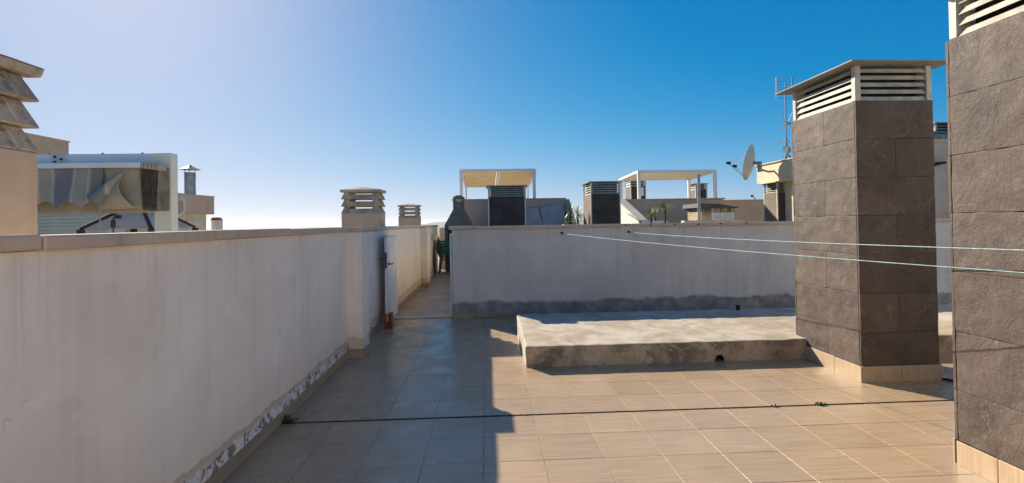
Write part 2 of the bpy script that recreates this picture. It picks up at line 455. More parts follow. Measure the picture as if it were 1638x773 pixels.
# terrace floor: grout bed + one object per tile
floor = MB().box(WALLX-.02, 7.2, -3.45, 8.62, -.010, -.0013).build('terrace_floor', M['grout']); tag(floor, kind='structure')
proto_tiles = {}
def tile(x0, x1, y0, y1, parent, mat, g=.0021, amp=.0012):
    x0 += g; x1 -= g; y0 += g; y1 -= g
    if x1-x0 < .03 or y1-y0 < .03: return
    k = (round(x1-x0, 3), round(y1-y0, 3), mat.name)
    if k not in proto_tiles:
        a, b = k[0]/2, k[1]/2
        o = MB().box(-a, a, -b, b, -.008, 0).build('floor_tile', mat, parent, bevel=.0007, local=True)
        proto_tiles[k] = o
    else: o = inst(proto_tiles[k], 'floor_tile', parent, (0, 0, 0))
    o.location = ((x0+x1)/2, (y0+y1)/2, random.uniform(0, amp))
    o.rotation_euler = (random.gauss(0, .0011), random.gauss(0, .0011), 0)
for j in range(-4, 12):
    ya = Y0 + j*T0; yb = min(ya+T0, 8.60)
    if j == 0: ya += .011
    if j == -1: yb -= .011
    for i in range(-5, 18):
        xa = X0+i*T0; xb = xa+T0
        if xb < WALLX+.05: continue
        xa = max(xa, WALLX)
        if xa-WALLX < .0 : xa = WALLX
        if i == -4: xa = WALLX
        if ya > 5.4 and xa > .7: continue                # under the plinth
        if ya < 3.3 and xa > 3.3: continue               # under / behind the right chimney
        if xa > 5.6: continue
        tile(xa, xb, ya, yb, floor, M['tile'])
MB().box(WALLX, 7.2, -3.4, 2.59, -.0012, 0).build('floor_border', M['tile'], floor)
MB().box(WALLX, 7.2, Y0-.010, Y0+.010, -.0012, -.0004).build('expansion_joint', M['joint_dark'], floor)
MB().box(WALLX, 7.2, Y0+.004, Y0+.011, -.0003, .004).build('joint_strip', M['joint_dark'], floor)

cfloor = MB().box(-1.66, -.55, 8.62, 18.2, -.010, -.0035).build('corridor_floor', M['grout']); tag(cfloor, kind='structure')
j = 0; y = 8.84
while y < 17.6:
    for xa, xb in ((-1.655, -1.36), (-1.36, -.96), (-.96, -.56)):
        tile(xa, xb, y, y+.4, cfloor, M['tile_far'], amp=.002)
    y += .4
sill = MB().box(-1.64, -.585, 8.655, 8.83, -.003, .016).build('door_sill', M['coping_light'], cfloor, bevel=.005)

# ------------------------------------------------------------------ left parapet wall
lw = thing('parapet_wall', 'long cream rendered parapet wall on the left with flaking foot', 'wall', (-1.8, 6, 0))
WX = -1.668
MB().box(-1.90, WX, -2.5, 6.20, 0, 1.50).build('wall_panel', M['wall'], lw)
MB().box(-1.90, WX, 6.20, 17.4, 0, 1.49).build('wall_panel', M['wall'], lw)
def pilaster(parent, x0, x1, y0, y1, zt, mat, front=True):
    MB().box(x0, x1, y0, y1, .095, zt).build('pilaster', mat, parent, bevel=.006)
pilaster(lw, WX-.01, -1.503, 6.20, 6.56, 1.497, M['wall'])
pilaster(lw, WX-.01, -1.50, 12.95, 13.5, 1.485, M['wall'])
# coping slabs (each one sloping slightly, own joint)
def coping_run(parent, axis, a0, a1, joints, c0, c1, z0, z1, mat, name='coping_slab'):
    ed = [a0]+[q for q in joints if a0 < q < a1]+[a1]
    for p, q in zip(ed[:-1], ed[1:]):
        dz = random.uniform(-.003, .003); dc = random.uniform(-.004, .004)
        mb = MB()
        if axis == 'y': mb.box(c0+dc, c1+dc, p+.003, q-.003, z0+dz, z1+dz)
        else: mb.box(p+.003, q-.003, c0+dc, c1+dc, z0+dz, z1+dz)
        mb.build(name, mat, parent, bevel=.006)
coping_run(lw, 'y', -2.5, 6.19, [-1.6, -.45, .75, 1.97, 3.18, 4.36, 5.5], -1.93, -1.632, 1.501, 1.558, M['coping'])
coping_run(lw, 'y', 6.19, 6.575, [], -1.93, -1.485, 1.500, 1.556, M['coping'])
coping_run(lw, 'y', 6.575, 17.4, [7.8, 9.0, 10.2, 11.4, 12.6, 13.8, 15, 16.2], -1.93, -1.632, 1.494, 1.548, M['coping_light'])
# skirting
ys = [-1.0+.4*k for k in range(40)]
for p, q in zip(ys[:-1], ys[1:]):
    segs = [(p, q)]
    for a, b in segs:
        if b > 17.2: continue
        for lim in (6.2, 8.62, Y0):
            pass
        def sk(a, b):
            if b-a > .04:
                MB().box(WX-.003, WALLX+random.uniform(-.002, .002), a+.002, b-.002, 0, .098+random.uniform(-.003, .003)).build('skirting_tile', M['skirt_old'], lw, bevel=.002)
        cuts = sorted([c for c in (Y0-.012, Y0+.012, 6.19, 6.57, 12.94, 13.51) if a < c < b])
        ed = [a]+cuts+[b]
        for s_, e_ in zip(ed[:-1], ed[1:]):
            mid = (s_+e_)/2
            if 6.19 < mid < 6.57 or 12.94 < mid < 13.51 or abs(mid-Y0) < .012: continue
            sk(s_, e_)
MB().box(WX-.01, -1.490, 6.185, 6.196, 0, .098).build('skirting_tile', M['skirt_old'], lw, bevel=.002)
MB().box(-1.500, -1.490, 6.199, 6.572, 0, .098).build('skirting_tile', M['skirt_old'], lw, bevel=.002)
MB().box(WX-.01, -1.490, 12.94, 12.949, 0, .11).build('skirting_tile', M['skirt_old'], lw, bevel=.002)
# flaking render strip above the skirting (ragged upper edge)
def flake_strip(xface, y0, y1, zb, hmean, hamp, seedv, step=.012):
    n = int((y1-y0)/step); rows = [[], [], [], []]
    for i in range(n+1):
        y = y0+(y1-y0)*i/n
        top = zb + hmean + hamp*noise.noise(Vector((y*4.2, seedv, 0))) + hamp*.8*noise.noise(Vector((y*15, seedv, 3))) + hamp*.4*noise.noise(Vector((y*45, seedv, 5)))
        bot = zb - .012*(1+noise.noise(Vector((y*20, 7, seedv))))
        for k, t in enumerate((0, .4, .8, 1)):
            x = xface + .002 + (.007 if k < 3 else 0)*(.6+.8*noise.noise(Vector((y*18, k*2.1, seedv)))) 
            rows[k].append((x, y, bot+(top-bot)*t))
    MB().sheet(rows).build('flaking_render', M['flake'], lw)
flake_strip(WX, 1.2, 6.19, .10, .075, .045, 1.)
flake_strip(WX, 6.58, 8.6, .10, .05, .05, 4.)
flake_strip(-1.503, 6.21, 6.56, .10, .10, .04, 8.)

# ------------------------------------------------------------------ back parapet wall
bw = thing('parapet_wall', 'grey rendered parapet wall at the back with dark mould along its foot', 'wall', (2.5, 8.7, 0))
BY = 8.625
MB().box(-.245, 14, BY, 8.80, 0, 1.472).build('wall_panel', M['wall_back'], bw)
MB().box(-.585, -.245, 8.535, 8.82, .082, 1.476).build('pilaster', M['wall_back'], bw, bevel=.006)
coping_run(bw, 'x', -.635, -.205, [], 8.485, 8.86, 1.476, 1.536, M['coping'])
coping_run(bw, 'x', -.205, 14, [.10, 1.3, 2.45, 3.6, 4.8, 6.0, 7.2, 8.4, 9.6], 8.575, 8.84, 1.473, 1.530, M['coping'])
MB().box(-.598, -.232, 8.521, 8.534, 0, .088).build('skirting_tile', M['skirt_old'], bw, bevel=.002)
for k in range(3):
    MB().box(-.23+.32*k, .088+.32*k, 8.612, BY+.001, 0, .075).build('skirting_tile', M['skirt_old'], bw, bevel=.002)
# right wall of the corridor, catching the sun
MB().box(-.55, -.32, 8.83, 18.0, 0, 1.45).build('wall_panel', M['wall_cream'], bw)
for k, x in enumerate((2.35, 2.78, 3.2, 3.62, 4.0, 4.45)):
    MB().lathe([(0, 0), (.011, .001), (.011, .02), (0, .022)], 8, (x, 8.578, 1.506), (0, -1, 0)).build('screw_plug', M['joint_dark'], bw)

ew = thing('end_wall', 'low rendered wall closing the far end of the narrow passage', 'wall', (-1.1, 18.1, 0))
MB().box(-1.66, -.55, 18.0, 18.2, 0, 1.45).build('wall_panel', M['wall_plain'], ew)

# ------------------------------------------------------------------ concrete plinth
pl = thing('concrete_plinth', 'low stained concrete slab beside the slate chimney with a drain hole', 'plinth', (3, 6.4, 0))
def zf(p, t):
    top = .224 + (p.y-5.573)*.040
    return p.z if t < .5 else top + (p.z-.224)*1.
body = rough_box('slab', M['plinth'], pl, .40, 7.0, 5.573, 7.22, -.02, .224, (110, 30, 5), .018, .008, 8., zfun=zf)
cut = MB().tube([(2.56, 5.4, .018), (2.56, 5.95, .018)], .056, 24).build('cutter', M['black'])
mod = body.modifiers.new('hole', 'BOOLEAN'); mod.object = cut; mod.operation = 'DIFFERENCE'; mod.solver = 'EXACT'
dg = bpy.context.evaluated_depsgraph_get(); dg.update()
newme = bpy.data.meshes.new_from_object(body.evaluated_get(dg)); body.modifiers.clear(); body.data = newme
bpy.data.objects.remove(cut)
MB().tube([(2.56, 5.60, .018), (2.56, 5.94, .018)], .0555, 20, False).build('drain_pipe', M['black'], pl)
st = MB().lathe([(0, 0), (.028, 0), (.028, .075), (.020, .077), (.020, .02), (0, .02)], 16, (3.55, 7.12, .284)).build('pipe_stub', M['black'])
tag(st, 'short black plastic pipe stub standing on the concrete slab by the back wall', 'pipe')

# ------------------------------------------------------------------ slate clad chimney
def louvre_block(root, x0, x1, y0, y1, z0, z1, slats, pw, slat_t=.004, over=.0, back=True):
    """corner posts, sloping slats and a dark core"""
    MB().box(x0+.09, x1-.09, y0+.09, y1-.09, z0, z1).build('louvre_core', M['louvre_in'], root)
    for px, py in ((x0, y0), (x1-pw, y0), (x0, y1-pw), (x1-pw, y1-pw)):
        MB().box(px, px+pw, py, py+pw, z0, z1).build('louvre_post', M['louvre'], root, bevel=.003)
    pitch = (z1-z0)/slats
    for k in range(slats):
        zt = z0+pitch*(k+.66); zb = z0+pitch*(k+.02)
        for side in range(4):
            a = .006; d = .030; th = .005
            if side in (0, 1):      # along x, at y0 / y1
                yo, s = (y0, 1) if side == 0 else (y1, -1)
                xa, xb = x0+pw, x1-pw
                pts = [(xa, yo+s*a, zb), (xb, yo+s*a, zb), (xb, yo+s*(a+th), zb), (xa, yo+s*(a+th), zb),
                       (xa, yo+s*d, zt), (xb, yo+s*d, zt), (xb, yo+s*(d+th), zt), (xa, yo+s*(d+th), zt)]
            else:
                xo, s = (x0, 1) if side == 2 else (x1, -1)
                ya, yb = y0+pw, y1-pw
                pts = [(xo+s*a, ya, zb), (xo+s*a, yb, zb), (xo+s*(a+th), yb, zb), (xo+s*(a+th), ya, zb),
                       (xo+s*d, ya, zt), (xo+s*d, yb, zt), (xo+s*(d+th), yb, zt), (xo+s*(d+th), ya, zt)]
            MB().hexa(pts).build('louvre_slat', M['louvre'], root, fixn=True)
def clad_chimney():
    x0, x1, y0, y1 = 3.556, 4.334, 4.735, 5.745
    ch = thing('clad_chimney', 'tall dark slate clad chimney standing beside the concrete slab', 'chimney', ((x0+x1)/2, (y0+y1)/2, 0), 'slate clad chimneys on the terrace')
    MB().box(x0+.02, x1-.02, y0+.02, y1-.02, 0, 2.70).build('chimney_core', M['slate'], ch)
    zs = [.150, .47, .845, 1.222, 1.594, 1.962, 2.336, 2.698]
    for k in range(7):
        za, zb = zs[k]+.0007, zs[k+1]-.0007
        g = .0008
        # left face (-x) and right face
        for fx, det in ((0, 1), (1, 0)):
            edges = [y0+.0185, y1] if k % 2 else [y0+.0185, 5.205, y1]
            for a, b in zip(edges[:-1], edges[1:]):
                n = (2, int((b-a)/.022), 16) if det else (1, 3, 2)
                xa, xb = ((x0, x0+.024) if fx == 0 else (x1-.024, x1))
                o = random.uniform(-.002, .002)
                rough_box('cladding_slab', M['slate'], ch, xa+o, xb+o, a+g, b-g, za, zb, n, .0035,   .0042 if det else .002, 9.)
        for fy, det in ((0, 1), (1, 0)):
            edges = [x0, x1] if k % 2 == 0 else [x0, 3.945, x1]
            for a, b in zip(edges[:-1], edges[1:]):
                n = (int((b-a)/.026), 2, 14) if det else (3, 1, 2)
                ya, yb = ((y0-.002, y0+.018) if fy == 0 else (y1+.002, y1+.024))
                o = random.uniform(-.002, .002)
                rough_box('cladding_slab', M['slate'], ch, a+g, b-g, ya+o, yb+o, za, zb, n, .0035, .0035 if det else .002, 9.)
    # skirting tiles
    def sk(a0, a1, b0, b1): MB().box(a0, a1, b0, b1, 0, .152+random.uniform(-.002, .002)).build('skirting_tile', M['skirt'], ch, bevel=.002)
    for a, b in ((y0-.017, 5.10), (5.10, 5.48), (5.48, y1)): sk(x0-.014, x0-.001, a+.0015, b-.0015); sk(x1+.001, x1+.014, a+.0015, b-.0015)
    for a, b in ((x0-.0008, 3.945), (3.945, x1+.0008)): sk(a+.0015, b-.0015, y0-.017, y0-.003); sk(a+.0015, b-.0015, y1+.025, y1+.038)
    louvre_block(ch, x0+.004, x1-.004, y0+.002, y1-.002, 2.70, 3.04, 5, .055)
    MB().box(x0-.125, x1+.13, y0-.135, y1+.14, 3.042, 3.054).build('chimney_roof', M['roof_metal'], ch, bevel=.003)
    return ch
ch1 = clad_chimney()
ch2 = copy_tree(ch1)
ch2['label'] = 'dark slate clad chimney in the right foreground cut off by the frame'
ch2.location = ch1.location + Vector((2.968-3.556, 3.12-5.745, 0))

# ------------------------------------------------------------------ clotheslines
def clothesline(hook, mids, end, label, sag):
    t = thing('clothesline', label, 'clothesline', hook, 'clotheslines strung across the terrace')
    hx, hy, hz = hook
    MB().lathe([(0, 0), (.022, 0), (.022, .006), (.007, .010), (.007, .05), (0, .052)], 10, (hx, BY, hz), (0, -1, 0)).build('hook_plate', M['black'], t, smooth=False)
    MB().tube([(hx, BY-.045, hz), (hx+.006, BY-.075, hz+.004), (hx+.01, BY-.09, hz-.012), (hx+.004, BY-.08, hz-.026)], .005, 8).build('hook', M['black'], t)
    a = Vector((hx+.008, BY-.085, hz-.008)); b = Vector(end); pts = []
    for k in range(41):
        s_ = k/40; p = a.lerp(b, s_); p.z -= sag*4*s_*(1-s_); pts.append(p)
    MB().tube(pts, .0031, 6).build('cord', M['cord'], t, smooth=True)  
    return t
clothesline((1.268, 8.625, 1.392), None, (2.90, 1.6, 1.285), 'lower teal clothesline running from its hook past both slate chimneys', .03)
clothesline((2.414, 8.625, 1.394), None, (2.93, 1.6, 1.405), 'upper teal clothesline running from its hook past both slate chimneys', .03)

# ------------------------------------------------------------------ gate, brick
g = thing('metal_gate', 'white metal gate leaf swung open against the left wall, propped above a brick', 'gate', (-1.53, 8.68, .1))
GX0, GX1 = -1.552, -1.512
MB().box(GX0, GX1, 7.82, 8.66, .11, 1.39).build('gate_panel', M['gate'], g, bevel=.004)
for zc, hh in ((1.15, .30), (.72, .34), (.30, .26)):
    MB().box(GX1, GX1+.006, 7.90, 8.58, zc-hh/2+.0, zc+hh/2-.03).build('raised_panel', M['gate'], g, bevel=.004)
MB().box(GX0-.004, GX1+.004, 7.80, 8.67, 1.390, 1.400).build('gate_cap', M['gate_grey'], g, bevel=.002)
MB().box(GX0+.006, GX1-.006, 7.812, 7.819, .92, 1.16).build('lock_plate', M['lock'], g)
MB().lathe([(0, 0), (.022, 0), (.022, .012), (.009, .016), (.009, .05)], 12, (GX1+.001, 7.90, .98), (1, 0, 0)).build('handle', M['lock'], g)
MB().box(GX1+.0505, GX1+.062, 7.885, 8.0, .97, .99).build('handle', M['lock'], g, bevel=.003)
MB().tube([(-1.62, 7.80, 1.06), (-1.585, 7.79, 1.075), (-1.565, 7.80, 1.06)], .006, 8).build('latch_hook', M['lock'], g)
gp = thing('gate_frame', 'slim white metal gate jamb fixed to the end of the grey wall', 'gate frame', (-.605, 8.6, 0))
MB().box(-.618, -.588, 8.59, 8.63, 0, 1.41).build('jamb', M['gate'], gp, bevel=.003)
MB().box(-.624, -.600, 8.575, 8.588, 0.02, 1.405).build('stop_strip', M['gate_grey'], gp, bevel=.002)
gp2 = thing('gate_frame', 'grey metal gate jamb on the left wall behind the open gate leaf', 'gate frame', (-1.61, 8.66, 0))
MB().box(-1.654, -1.59, 8.664, 8.70, 0.017, 1.39).build('jamb', M['gate_grey'], gp2, bevel=.003)

b = thing('hollow_brick', 'red hollow clay brick standing on end under the white gate', 'brick', (-1.51, 7.87, 0))
bx0, bx1, by0, by1, bz = -1.575, -1.452, 7.80, 7.93, .238
# body with 3 x 4 square channels running along y
cols, rws = 3, 4; wt = .010
shell = MB()
xs = [bx0 + (bx1-bx0)*i/cols for i in range(cols+1)]; zs_ = [.001+(bz-.001)*i/rws for i in range(rws+1)]
for i, x in enumerate(xs):
    shell.box(min(max(x-wt/2, bx0), bx1-wt), min(max(x-wt/2, bx0), bx1-wt)+wt, by0, by1, .001, bz)
for z in zs_:
    zz = min(max(z-wt/2, .001), bz-wt)
    for i in range(cols):
        xa = min(max(xs[i]-wt/2, bx0), bx1-wt)+wt; xb = min(max(xs[i+1]-wt/2, bx0), bx1-wt)
        shell.box(xa, xb, by0+.0008, by1-.0008, zz, zz+wt)
shell.build('brick_shell', M['brick'], b)
MB().box(bx0+.012, bx1-.012, by1-.012, by1-.004, .012, bz-.012).build('brick_back', M['brick'], b)

# ------------------------------------------------------------------ stone hooded chimneys
def hood_chimney(label):
    """origin at middle of the base, body 0.70 x 0.52, top of the rendered body at z=1.80"""
    t = thing('hooded_chimney', label, 'chimney', (0, 0, 0), 'rendered chimneys with stepped stone hoods')
    W, D = .345, .26
    MB().box(-W, W, -D, D, -.1, 1.80).build('chimney_body', M['wall_pink'], t, bevel=.008)
    zb = 1.80
    tiers = ((1.801, 1.921), (1.922, 2.056), (2.057, 2.181))
    p = .12
    for (a, c) in tiers:
        fl = .052; bw_, bd = W+.008, D+.008; tw, td = W+.008-fl, D+.008-fl
        for sx in (-1, 1):
            for sy_ in (-1, 1):      # corner posts, full tier height
                def q(hw, hd, z, inn):
                    return [(sx*(hw-inn), sy_*(hd-inn), z), (sx*hw, sy_*(hd-inn), z), (sx*hw, sy_*hd, z), (sx*(hw-inn), sy_*hd, z)]
                MB().hexa(q(bw_, bd, a, p) + q(tw, td, c, p-.02)).build('hood_post', M['hood'], t, bevel=.006, fixn=True)
        zc = a+(c-a)*.70; kk = .70
        mw, md = bw_-fl*kk, bd-fl*kk; th = .035; e = .006
        for s in (-1, 1):
            y0_, y1_ = s*(bd-e), s*(bd-e-th); y2_, y3_ = s*(md-e), s*(md-e-th)
            xw = bw_-p+.02
            MB().hexa([(-xw, y0_, a), (xw, y0_, a), (xw, y1_, a), (-xw, y1_, a), (-xw, y2_, zc), (xw, y2_, zc), (xw, y3_, zc), (-xw, y3_, zc)]).build('hood_blade', M['hood'], t, bevel=.005, fixn=True)
            x0_, x1_ = s*(bw_-e), s*(bw_-e-th); x2_, x3_ = s*(mw-e), s*(mw-e-th)
            yw = bd-p+.02
            MB().hexa([(x0_, -yw, a), (x0_, yw, a), (x1_, yw, a), (x1_, -yw, a), (x2_, -yw, zc), (x2_, yw, zc), (x3_, yw, zc), (x3_, -yw, zc)]).build('hood_blade', M['hood'], t, bevel=.005, fixn=True)
    cw, cd = W+.022, D+.022
    cap = MB().hexa([(-cw+.01, -cd+.01, 2.182), (cw-.01, -cd+.01, 2.182), (cw-.01, cd-.01, 2.182), (-cw+.01, cd-.01, 2.182),
                     (-cw, -cd, 2.229), (cw, -cd, 2.229), (cw, cd, 2.229), (-cw, cd, 2.229)])
    apex = [(-cw, -cd, 2.2295), (cw, -cd, 2.2295), (cw, cd, 2.2295), (-cw, cd, 2.2295), (-.02, -.02, 2.293), (.02, -.02, 2.293), (.02, .02, 2.293), (-.02, .02, 2.293)]
    cap.build('hood_cap', M['hood'], t, bevel=.008, fixn=True)
    MB().hexa(apex).build('hood_cap', M['hood'], t, fixn=True)
    return t
hA = hood_chimney('rendered chimney with stepped stone hood cut off by the left edge')
hB = copy_tree(hA); hB['label'] = 'larger of two stone hooded chimneys behind the wall, left of the gate'
hC = copy_tree(hA); hC['label'] = 'smaller farther stone hooded chimney behind the wall, above the white gate'
hA.location = (-2.27-.345, 2.71-.26, .172)
hB.location = (-2.30+.008, 9.69, 0)
hC.location = (-2.62, 17.6, .0)

# ------------------------------------------------------------------ left neighbour: awning, pergola frame, houses
aw = thing('folded_awning', 'striped grey and beige canvas awning gathered under its white rail', 'awning', (-5.3, 7.0, 2.4))
MB().box(-7.2, -4.49, 6.86, 7.00, 2.375, 2.445).build('rail', M['white_paint'], aw, bevel=.006)
# front canvas with scalloped hem
def canvas_rows(x0, x1, n, hem, yfun, ztop=2.378, m=14):
    rows = []
    for k in range(m+1):
        t = k/m; row = []
        for i in range(n+1):
            x = x0+(x1-x0)*i/n
            zb = hem(x); z = ztop+(zb-ztop)*t
            row.append((x, yfun(x, t), z))
        rows.append(row)
    return rows
def scal(x):
    ph = (x+7.2)/.33
    return 1.852 + .09*abs(math.sin(math.pi*ph)) + .02*noise.noise(Vector((x*3, 0, 0)))
def ywave(x, t): return 6.90 - .05*t*math.sin(2*math.pi*(x+7.2)/.84) - .03*t + .02*noise.noise(Vector((x*2.5, t*2, 1)))
MB().sheet(canvas_rows(-7.2, -4.98, 110, scal, ywave)).build('front_canvas', M['awning'], aw, smooth=True, solid=.004)
def hem2(x): return 1.80 + .012*noise.noise(Vector((x*2, 3, 0))) - .015*(x+7.2)/2.7
MB().sheet(canvas_rows(-7.2, -4.50, 60, hem2, lambda x, t: 7.10+.015*math.sin(x*9)*t+.01*noise.noise(Vector((x*4, t*3, 7))))).build('back_canvas', M['awning_back'], aw, smooth=True, solid=.004)
# the last bay: a striped roll, a draped flap and the beige inner panel
rows = []
for k in range(15):                                   # cone, wide mouth at lower left
    t = k/14; c = Vector((-5.04, 6.84, 1.955)).lerp(Vector((-4.70, 6.86, 2.31)), t); rr = .075*(1-t)+.022
    a_ = Vector((.69, 0, .72)); b_ = Vector((-.72, 0, .69)); row = []
    for i in range(17):
        an = -2.6+4.6*i/16
        row.append(tuple(c + b_*rr*math.sin(an) + Vector((0, -1, 0))*rr*math.cos(an)))
    rows.append(row)
MB().sheet(rows).build('canvas_roll', M['awning'], aw, smooth=True, solid=.004)
rows = []
for k in range(13):
    t = k/12; row = []
    for i in range(17):
        s_ = i/16
        L_ = Vector((-5.04+.02*t, 6.88, 1.93-.10*t)); Rr = Vector((-4.70, 6.88, 2.31)).lerp(Vector((-4.58, 6.9, 1.845)), t)
        q = L_.lerp(Rr, s_); q.y -= .09*math.sin(math.pi*t)*s_; q.x -= .07*math.sin(math.pi*t)*s_**3; q.z += .02*math.sin(3.1*s_)*(1-t)
        row.append(tuple(q))
    rows.append(row)
MB().sheet(rows).build('draped_flap', M['awning_back'], aw, smooth=True, solid=.004)
rows = []
for k in range(11):
    t = k/10; row = []
    for i in range(13):
        s_ = i/12
        row.append((-5.08+.56*s_+.03*t, 6.96-.04*math.sin(math.pi*s_)*(1-t*.5), 2.378-(.52+.02*s_)*t))
    rows.append(row)
MB().sheet(rows).build('inner_panel', M['awning_back'], aw, smooth=True, solid=.004)
rows = []
for k in range(13):
    t = k/12; row = []
    for i in range(43):
        s_ = i/42
        z = 2.39-(2.39-1.815)*t
        sp = .20 + .045*math.sin(math.pi*(1-t))*0 - .02*t
        x = -4.525 + .045*t + (.265-.055*t)*s_
        y = 6.99 + (.10+.02*t)*math.cos(math.pi*s_*14) + .01*noise.noise(Vector((s_*9, t*3, 2)))
        row.append((x, y, z+.012*noise.noise(Vector((s_*20, 5, 1)))*t))
    rows.append(row)
MB().sheet(rows).build('folded_pleats', M['awning_fold'], aw, solid=.004)
for k in range(5):
    MB().box(-4.50+.052*k, -4.455+.052*k, 6.865, 7.02, 2.365-.006*k, 2.435-.004*k).build('runner', M['awning_back'], aw, bevel=.006)
MB().tube([(-4.99, 6.87, 1.93), (-5.0, 6.88, 1.80), (-5.02, 6.90, 1.66), (-5.06, 6.92, 1.58)], .008, 6).build('pull_cord', M['awning_back'], aw)

pf = thing('pergola', 'white steel frame with a wide post carrying the striped awning', 'pergola', (-5, 7.2, 0))
MB().box(-7.6, -4.475, 7.12, 7.26, 2.445, 2.592).build('beam', M['white_paint'], pf, bevel=.004)
MB().box(-4.472, -4.245, 7.115, 7.265, 0, 2.594).build('post', M['canvas_pergola'], pf, bevel=.005)
MB().box(-5.79, -5.60, 7.105, 7.119, 2.455, 2.585).build('bracket_plate', M['trim'], pf, bevel=.003)
for (x, z) in ((-5.74, 2.555), (-5.74, 2.485), (-5.66, 2.522)):
    MB().lathe([(0, 0), (.017, 0), (.017, .008), (0, .010)], 10, (x, 7.104, z), (0, -1, 0)).build('bolt', M['black'], pf)
for x in (-5.18, -4.66, -5.86):
    MB().lathe([(.012, 0), (.014, .018), (0, .026)], 10, (x, 7.18, 2.5925)).build('cap_screw', M['black'], pf)

gz = thing('gazebo', 'tan canvas gazebo roof with dark ribs under the striped awning', 'gazebo', (-6.28, 9.3, 1.6))
ap = (-6.28, 9.6, 2.06); cor = [(-6.86, 9.0, 1.585), (-5.70, 9.0, 1.585), (-5.70, 10.3, 1.585), (-6.86, 10.3, 1.585)]
mb = MB(); mb.add([*cor, ap], [(0, 1, 4), (1, 2, 4), (2, 3, 4), (3, 0, 4)]); mb.build('roof_canvas', M['gaz'], gz, solid=.006)
for c in cor: MB().tube([(c[0], c[1]-.012, c[2]), (ap[0], ap[1]-.012, ap[2]+.012)], .034, 6).build('rib', M['gaz_rib'], gz)
for c in cor: MB().box(c[0]-.04, c[0]+.04, c[1]-.04, c[1]+.04, 0, 1.58).build('post', M['gaz_rib'], gz)
MB().box(-6.36, -6.26, 9.05, 9.10, 1.76, 1.82).build('vent_flap', M['gaz_rib'], gz, bevel=.008)
ln = thing('garden_lantern', 'small dark lantern hanging in front of the gazebo roof', 'lantern', (-6.05, 8.6, 1.6))
MB().lathe([(0, 1.60), (.03, 1.60), (.036, 1.66), (.030, 1.70), (.05, 1.702), (.012, 1.74), (.006, 1.775), (0, 1.776)], 10, (-6.05, 8.6, 0)).build('lantern_body', M['gaz_rib'], ln)
MB().tube([(-6.05, 8.6, .0), (-6.05, 8.6, 1.60)], .010, 6).build('pole', M['gaz_rib'], ln)

h1 = thing('neighbour_house', 'cream horizontally boarded house front half hidden under the awning', 'house', (-9.5, 11, 0))
for k in range(14):
    MB().box(-11.5, -7.55, 10.6, 10.68+.004*(k%2), .95+.07*k, 1.016+.07*k).build('wall_board', M['board'], h1, bevel=.004)
MB().box(-11.5, -7.55, 10.69, 11.5, 0, 1.93).build('wall', M['wall_white'], h1)
h2 = thing('rooftop_house', 'tan rendered rooftop block behind the white pergola frame', 'house', (-11.5, 14.5, 0))
MB().box(-13.5, -11.2, 9.5, 14.3, 0, 3.93).build('wall', M['wall_pink'], h2)
MB().box(-13.5, -11.17, 9.5, 14.33, 3.931, 3.965).build('wall_cap', M['coping'], h2, bevel=.006)

h3 = thing('rooftop_house', 'tan rendered rooftop house with overhanging parapet and white downpipe', 'house', (-7, 13, 0))
MB().box(-9.0, -7.25, 11.0, 14.0, 1.93, 2.385).build('parapet', M['wall_pink'], h3)
MB().box(-9.0, -7.235, 11.0, 14.02, 2.386, 2.41).build('parapet_cap', M['coping'], h3, bevel=.004)
MB().box(-9.0, -7.38, 11.1, 13.85, 0, 1.93).build('wall', M['wall_cream'], h3)
wf = MB().box(-7.40, -7.355, 12.95, 13.65, 1.0, 1.79).build('window', M['trim'], h3, bevel=.004)
MB().box(-7.354, -7.350, 13.0, 13.6, 1.05, 1.75).build('pane', M['canvas_cream'], wf)
MB().tube([(-7.24, 12.22, 2.25), (-7.13, 12.24, 2.265), (-7.12, 12.34, 2.26), (-7.12, 12.40, 2.20), (-7.12, 12.40, 1.98), (-7.16, 12.32, 1.90), (-7.28, 12.16, 1.86), (-7.32, 12.1, 1.80), (-7.33, 12.08, .4)], .045, 10).build('downpipe', M['pipe_white'], h3, smooth=True)
fl_ = thing('metal_flue', 'grey steel flue pipe with conical rain cap on the tan house', 'flue', (-7.42, 13.2, 2.41))
F = .25
MB().lathe([(0, 2.3), (.125, 2.3), (.125, 2.95), (.131, 2.952), (.131, 2.97), (.11, 2.972), (.11, 2.6), (0, 2.6)], 20, (-7.42, 13.2, 0)).build('pipe', M['galv'], fl_, smooth=False)
MB().lathe([(.235, 3.045), (.07, 3.13), (.02, 3.16), (0, 3.162)], 20, (-7.42, 13.2, 0)).build('rain_cap', M['roof_metal'], fl_, solid=.004)
for a in (0, 2.1, 4.2): MB().tube([(-7.42+.118*math.cos(a), 13.2+.118*math.sin(a), 2.92), (-7.42+.135*math.cos(a), 13.2+.135*math.sin(a), 3.095)], .008, 6).build('strut', M['galv'], fl_)
sc_ = thing('tiled_chimney', 'tiny white chimney with terracotta tile top at the far left', 'chimney', (-7.24, 14, 0))
MB().box(-7.335, -7.155, 14, 14.25, 0, 1.775).build('shaft', M['wall_white'], sc_)
for k in range(3): MB().hexa([(-7.35+.065*k, 13.98, 1.776), (-7.292+.065*k, 13.98, 1.776), (-7.292+.065*k, 14.27, 1.776), (-7.35+.065*k, 14.27, 1.776), (-7.34+.062*k, 14.06, 1.85), (-7.29+.062*k, 14.06, 1.85), (-7.29+.062*k, 14.19, 1.85), (-7.34+.062*k, 14.19, 1.85)]).build('roof_tile', M['terracotta'], sc_, fixn=True)

